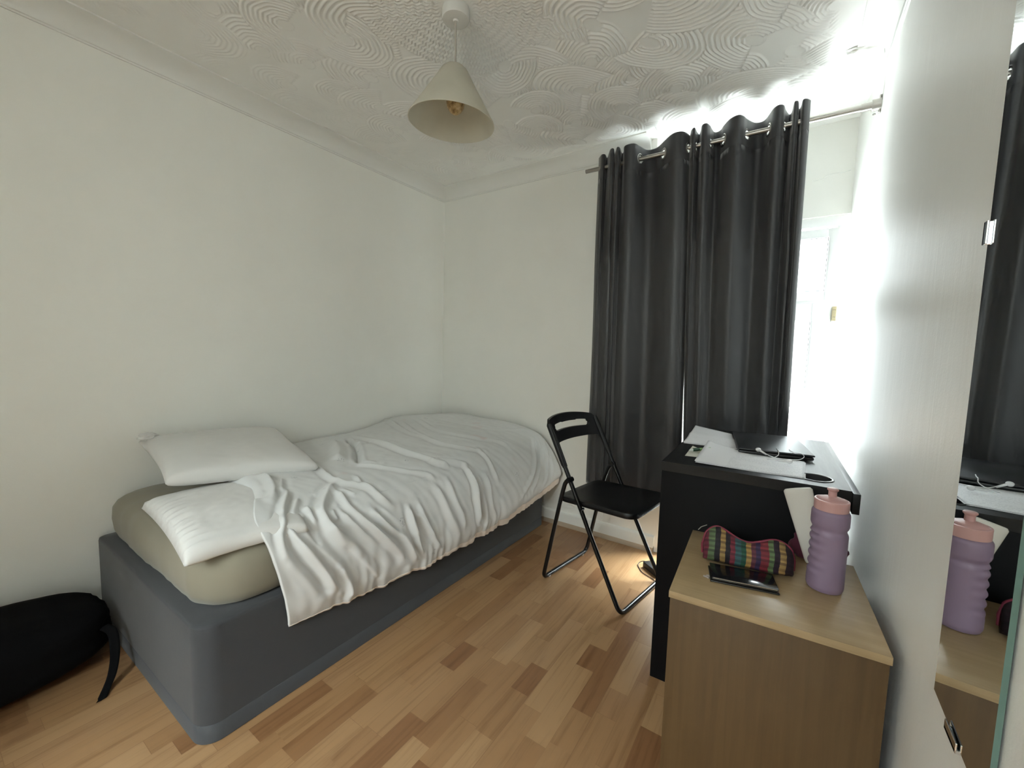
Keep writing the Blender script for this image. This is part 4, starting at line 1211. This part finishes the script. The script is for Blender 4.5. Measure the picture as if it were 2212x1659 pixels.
case = empty('pencil_case', (2.133, -1.112, BZ + .003), math.radians(9.5), label='red-trimmed plaid pencil case on the cabinet', category='pencil case')
def case_body():
    n, m = 64, 40
    G = np.zeros((n + 1, m, 3)); topl = []
    for i in range(n + 1):
        u = i / n; a = 2 * u - 1
        e = max(0, 1 - abs(a) ** 5) ** .5
        h = (.076 + .016 * math.exp(-((u - .13) / .16) ** 2) + .006 * math.exp(-((u - .82) / .14) ** 2) - .016 * math.exp(-((u - .5) / .2) ** 2)) * (.60 + .40 * e)
        w = .034 * (.30 + .70 * e)
        lean = .010
        for j in range(m):
            t = 2 * math.pi * j / m
            cy, cz = math.cos(t), math.sin(t)
            yy = w * math.copysign(abs(cy) ** .8, cy) * (1.0 - .35 * max(0, cz))
            zz = h * (.5 + .5 * math.copysign(abs(cz) ** .75, cz))
            nz = .0035 * noise.noise(Vector((u * 7, t * 1.5, 3))) + .002 * noise.noise(Vector((u * 20, t * 3, 6)))
            z_ = max(.0, zz + nz * (cz > -.5))
            # the right end sits on the table top, the middle rides on the phone
            G[i, j] = (-.103 + .206 * u, yy + nz + lean * (zz / .08 - .5), z_)
        topl.append(Vector((-.103 + .206 * u, lean * .7, h + .0005)))
    o = gridmesh('case_body', np.concatenate([G, G[:, :1]], 1), M_plaid, case)
    bm = bmesh.new(); bm.from_mesh(o.data); bmesh.ops.remove_doubles(bm, verts=bm.verts, dist=1e-5)
    bmesh.ops.holes_fill(bm, edges=[e for e in bm.edges if e.is_boundary], sides=0); bmesh.ops.recalc_face_normals(bm, faces=bm.faces)
    bm.to_mesh(o.data); bm.free()
    tl = [Vector((-.105, .0, .012)), Vector((-.107, .002, .035))] + [p for p in topl[1:-1]] + [Vector((.106, .002, .035)), Vector((.105, 0, .012))]
    tube('zip_piping', tl, .0030, M_pipe, case, seg=10)
    tube('zip_piping', [p + Vector((0, .007, -.002)) for p in tl], .0020, simple('zip_tape', (.20, .03, .055), .7), case, seg=8)
    G2 = np.array([[(-.1055 - .002, y, z) for z in np.linspace(.006, .052, 10)] for y in np.linspace(-.012, .012, 6)])
    tube('zip_pull', [(-.098, .006, .088), (-.112, .0, .082), (-.119, -.004, .074)], .0010, M_steel, case, seg=8)
case_body()

# phone in a dark wallet case
ph = empty('phone', (2.068, -1.250, BZ), math.radians(12.5), label='black phone in a folding case, half under the pencil case', category='phone')
M_ph = simple('black_leather_case', (.012, .011, .010), .38, bump=(500, .25, .0004))
box('case_cover', (0, 0, .0005), (.147, .078, .0045), M_ph, ph, .0018, 3)
box('handset', (.004, .003, .0048), (.144, .076, .0105), simple('handset_body', (.03, .026, .022), .3), ph, .002, 3)
box('screen', (.003, .002, .0108), (.145, .077, .0128), simple('phone_glass', (.008, .008, .010), .12), ph, .0008, 2)
tube('metal_edge', [(.006, .0005, .0120), (.141, .0005, .0120)], .0009, simple('bronze_edge', (.30, .24, .18), .3, .8), ph, seg=8)

def clip():
    bm = bmesh.new(); P = []
    for k in range(25):
        t = 2 * math.pi * k / 24
        P.append(.8 * Vector((.0085 * math.sin(t) ** 3, (.0068 * math.cos(t) - .0027 * math.cos(2 * t) - .001 * math.cos(3 * t)), .0022 + .001 * math.sin(2 * t))))
    tube(None, P[:-1], .0019, bm=bm, seg=8, closed=True)
    bm_box(bm, (-.004, -.003, .0004), (.005, .004, .003), .001)
    o = bm_obj('heart_charm', bm, simple('pearly_charm', (.38, .33, .31), .35), None, True, label='tiny pale heart-shaped charm beside the phone corner', category='charm')
    o.location = (2.058, -1.232, BZ); o.rotation_euler = (0, 0, .6)
clip()

# white tapered tub leaning behind the bottle
tub = empty('lotion_tube', (2.2835, -1.000, BZ + .006), label='tall off-white tapering tube leaning on the desk behind the bottle', category='tube')
def tube_body():
    n, m = 40, 44; bm = bmesh.new(); R = []
    A = Vector((.004, .012, .0)); B = Vector((-.050, .0300, .188)); ax = (B - A)
    L_ = ax.length; T = ax.normalized(); X_ = Vector((1, 0, 0)); X_ = (X_ - T * X_.dot(T)).normalized(); Y_ = T.cross(X_)
    for i in range(n + 1):
        t = i / n
        rx = .024 + .010 * t; ry = .007 + .007 * t
        e = 1.0 if t < .965 else math.sqrt(max(0, 1 - ((t - .965) / .035) ** 2)) * .12 + .88
        if t < .03: e = .9 + .1 * t / .03
        R.append([bm.verts.new(A + T * (L_ * t) + X_ * (rx * e * math.cos(2 * math.pi * k / m)) + Y_ * (ry * e * math.sin(2 * math.pi * k / m))) for k in range(m)])
    for a, b in zip(R, R[1:]):
        for k in range(m): bm.faces.new([a[k], a[(k + 1) % m], b[(k + 1) % m], b[k]])
    bm.faces.new(R[0][::-1]); bm.faces.new(R[-1])
    o = bm_obj('tube_body', bm, simple('offwhite_plastic', (.66, .63, .58), .55), tub, True); autosmooth(o, 50)
tube_body()
# maroon pouch against the desk end
def pouch():
    bm = bmesh.new(); bmesh.ops.create_icosphere(bm, subdivisions=4, radius=1)
    for v in bm.verts:
        q = v.co; w = 1 + .18 * noise.noise(q * 2.3 + Vector((9, 0, 0))) + .05 * noise.noise(q * 8)
        v.co = Vector((q.x * .062 * w, q.y * .0095, max(-.038, q.z * .046 * w)))
    o = bm_obj('fabric_pouch', bm, fabric('maroon_cloth', (.085, .010, .028), 700), None, True, label='small maroon cloth pouch between the desk end and the off-white tube', category='pouch')
    o.location = (2.290, -.9610, BZ + .0385); o.rotation_euler = (0, 0, .04)
    pass
pouch()

# ------------------------------------------------------------ charger on the floor
ad = empty('power_adapter', (1.688, -.245, 0), math.radians(-38), label='black laptop power adapter with thin cable on the floor beside the desk', category='power adapter')
box('adapter_body', (-.055, -.024, .001), (.055, .024, .030), M_blkpl, ad, .004, 3)
tube('cable', spline([(-.053, 0, .016), (-.070, .002, .018), (-.084, -.012, .012), (-.078, -.034, .005), (-.050, -.050, .003), (.0, -.062, .003), (.06, -.05, .003), (.12, -.05, .003)], 8), .0019, M_blkpl, ad, seg=8)

# ------------------------------------------------------------ wall mirror
MY = -1.494
mir = empty('wall_mirror', (2.4075, -1.59, 1.3), label='narrow frameless wall mirror held by metal clips on the right wall', category='mirror')
mg = NT('mirror_silver'); c = mg.coord()
v = mg.n('ShaderNodeTexVoronoi'); mg.l(mg.mapping(c, (1, 1, .6)), v.inputs['Vector']); v.inputs['Scale'].default_value = 22
spk = mg.math('LESS_THAN', v.outputs['Distance'], .075)
spk = mg.math('MULTIPLY', spk, mg.math('GREATER_THAN', mg.noise(c, 7, 2), .56))
mg.out(mg.mix(mg.math('MULTIPLY', spk, .5), (.80, .83, .83), (.55, .58, .6)), mg.math('MULTIPLY_ADD', spk, .35, mg.math('MULTIPLY', mg.noise(c, 3, 3), .03)), None, 1.0)
M_gedge = simple('green_glass_edge', (.10, .17, .145), .25)
mo = box('mirror_glass', (0, -.205, -.688), (.0052, 0, .72), M_gedge)
mo.location = (2.4075, MY, 1.3); mo.rotation_euler = (0, 0, -.010)
mo.data.materials.append(mg.m)
for p in mo.data.polygons:
    if p.normal.x < -.9: p.material_index = 1
bpy.context.view_layer.update()
to_parent(mo, mir)
M_chr = simple('chrome_clip', (.75, .75, .76), .12, 1.0)
def mclip(y, z, vertical):
    bm = bmesh.new(); x0 = 2.4030
    if vertical:
        bm_box(bm, (x0, y - .003, z - .016), (x0 + .0025, y + .010, z + .016), .001); bm_box(bm, (x0, y + .0045, z - .016), (2.4134, y + .010, z + .016), .001)
    else:
        bm_box(bm, (x0, y - .023, z - .008), (x0 + .0022, y + .023, z + .006), .001); bm_box(bm, (x0, y - .023, z - .008), (2.4134, y + .023, z - .002), .001)
    o = bm_obj('mirror_clip', bm, M_chr, None); to_parent(o, mir)
mclip(-1.499, 1.278, True)
mclip(-1.588, .612, False)
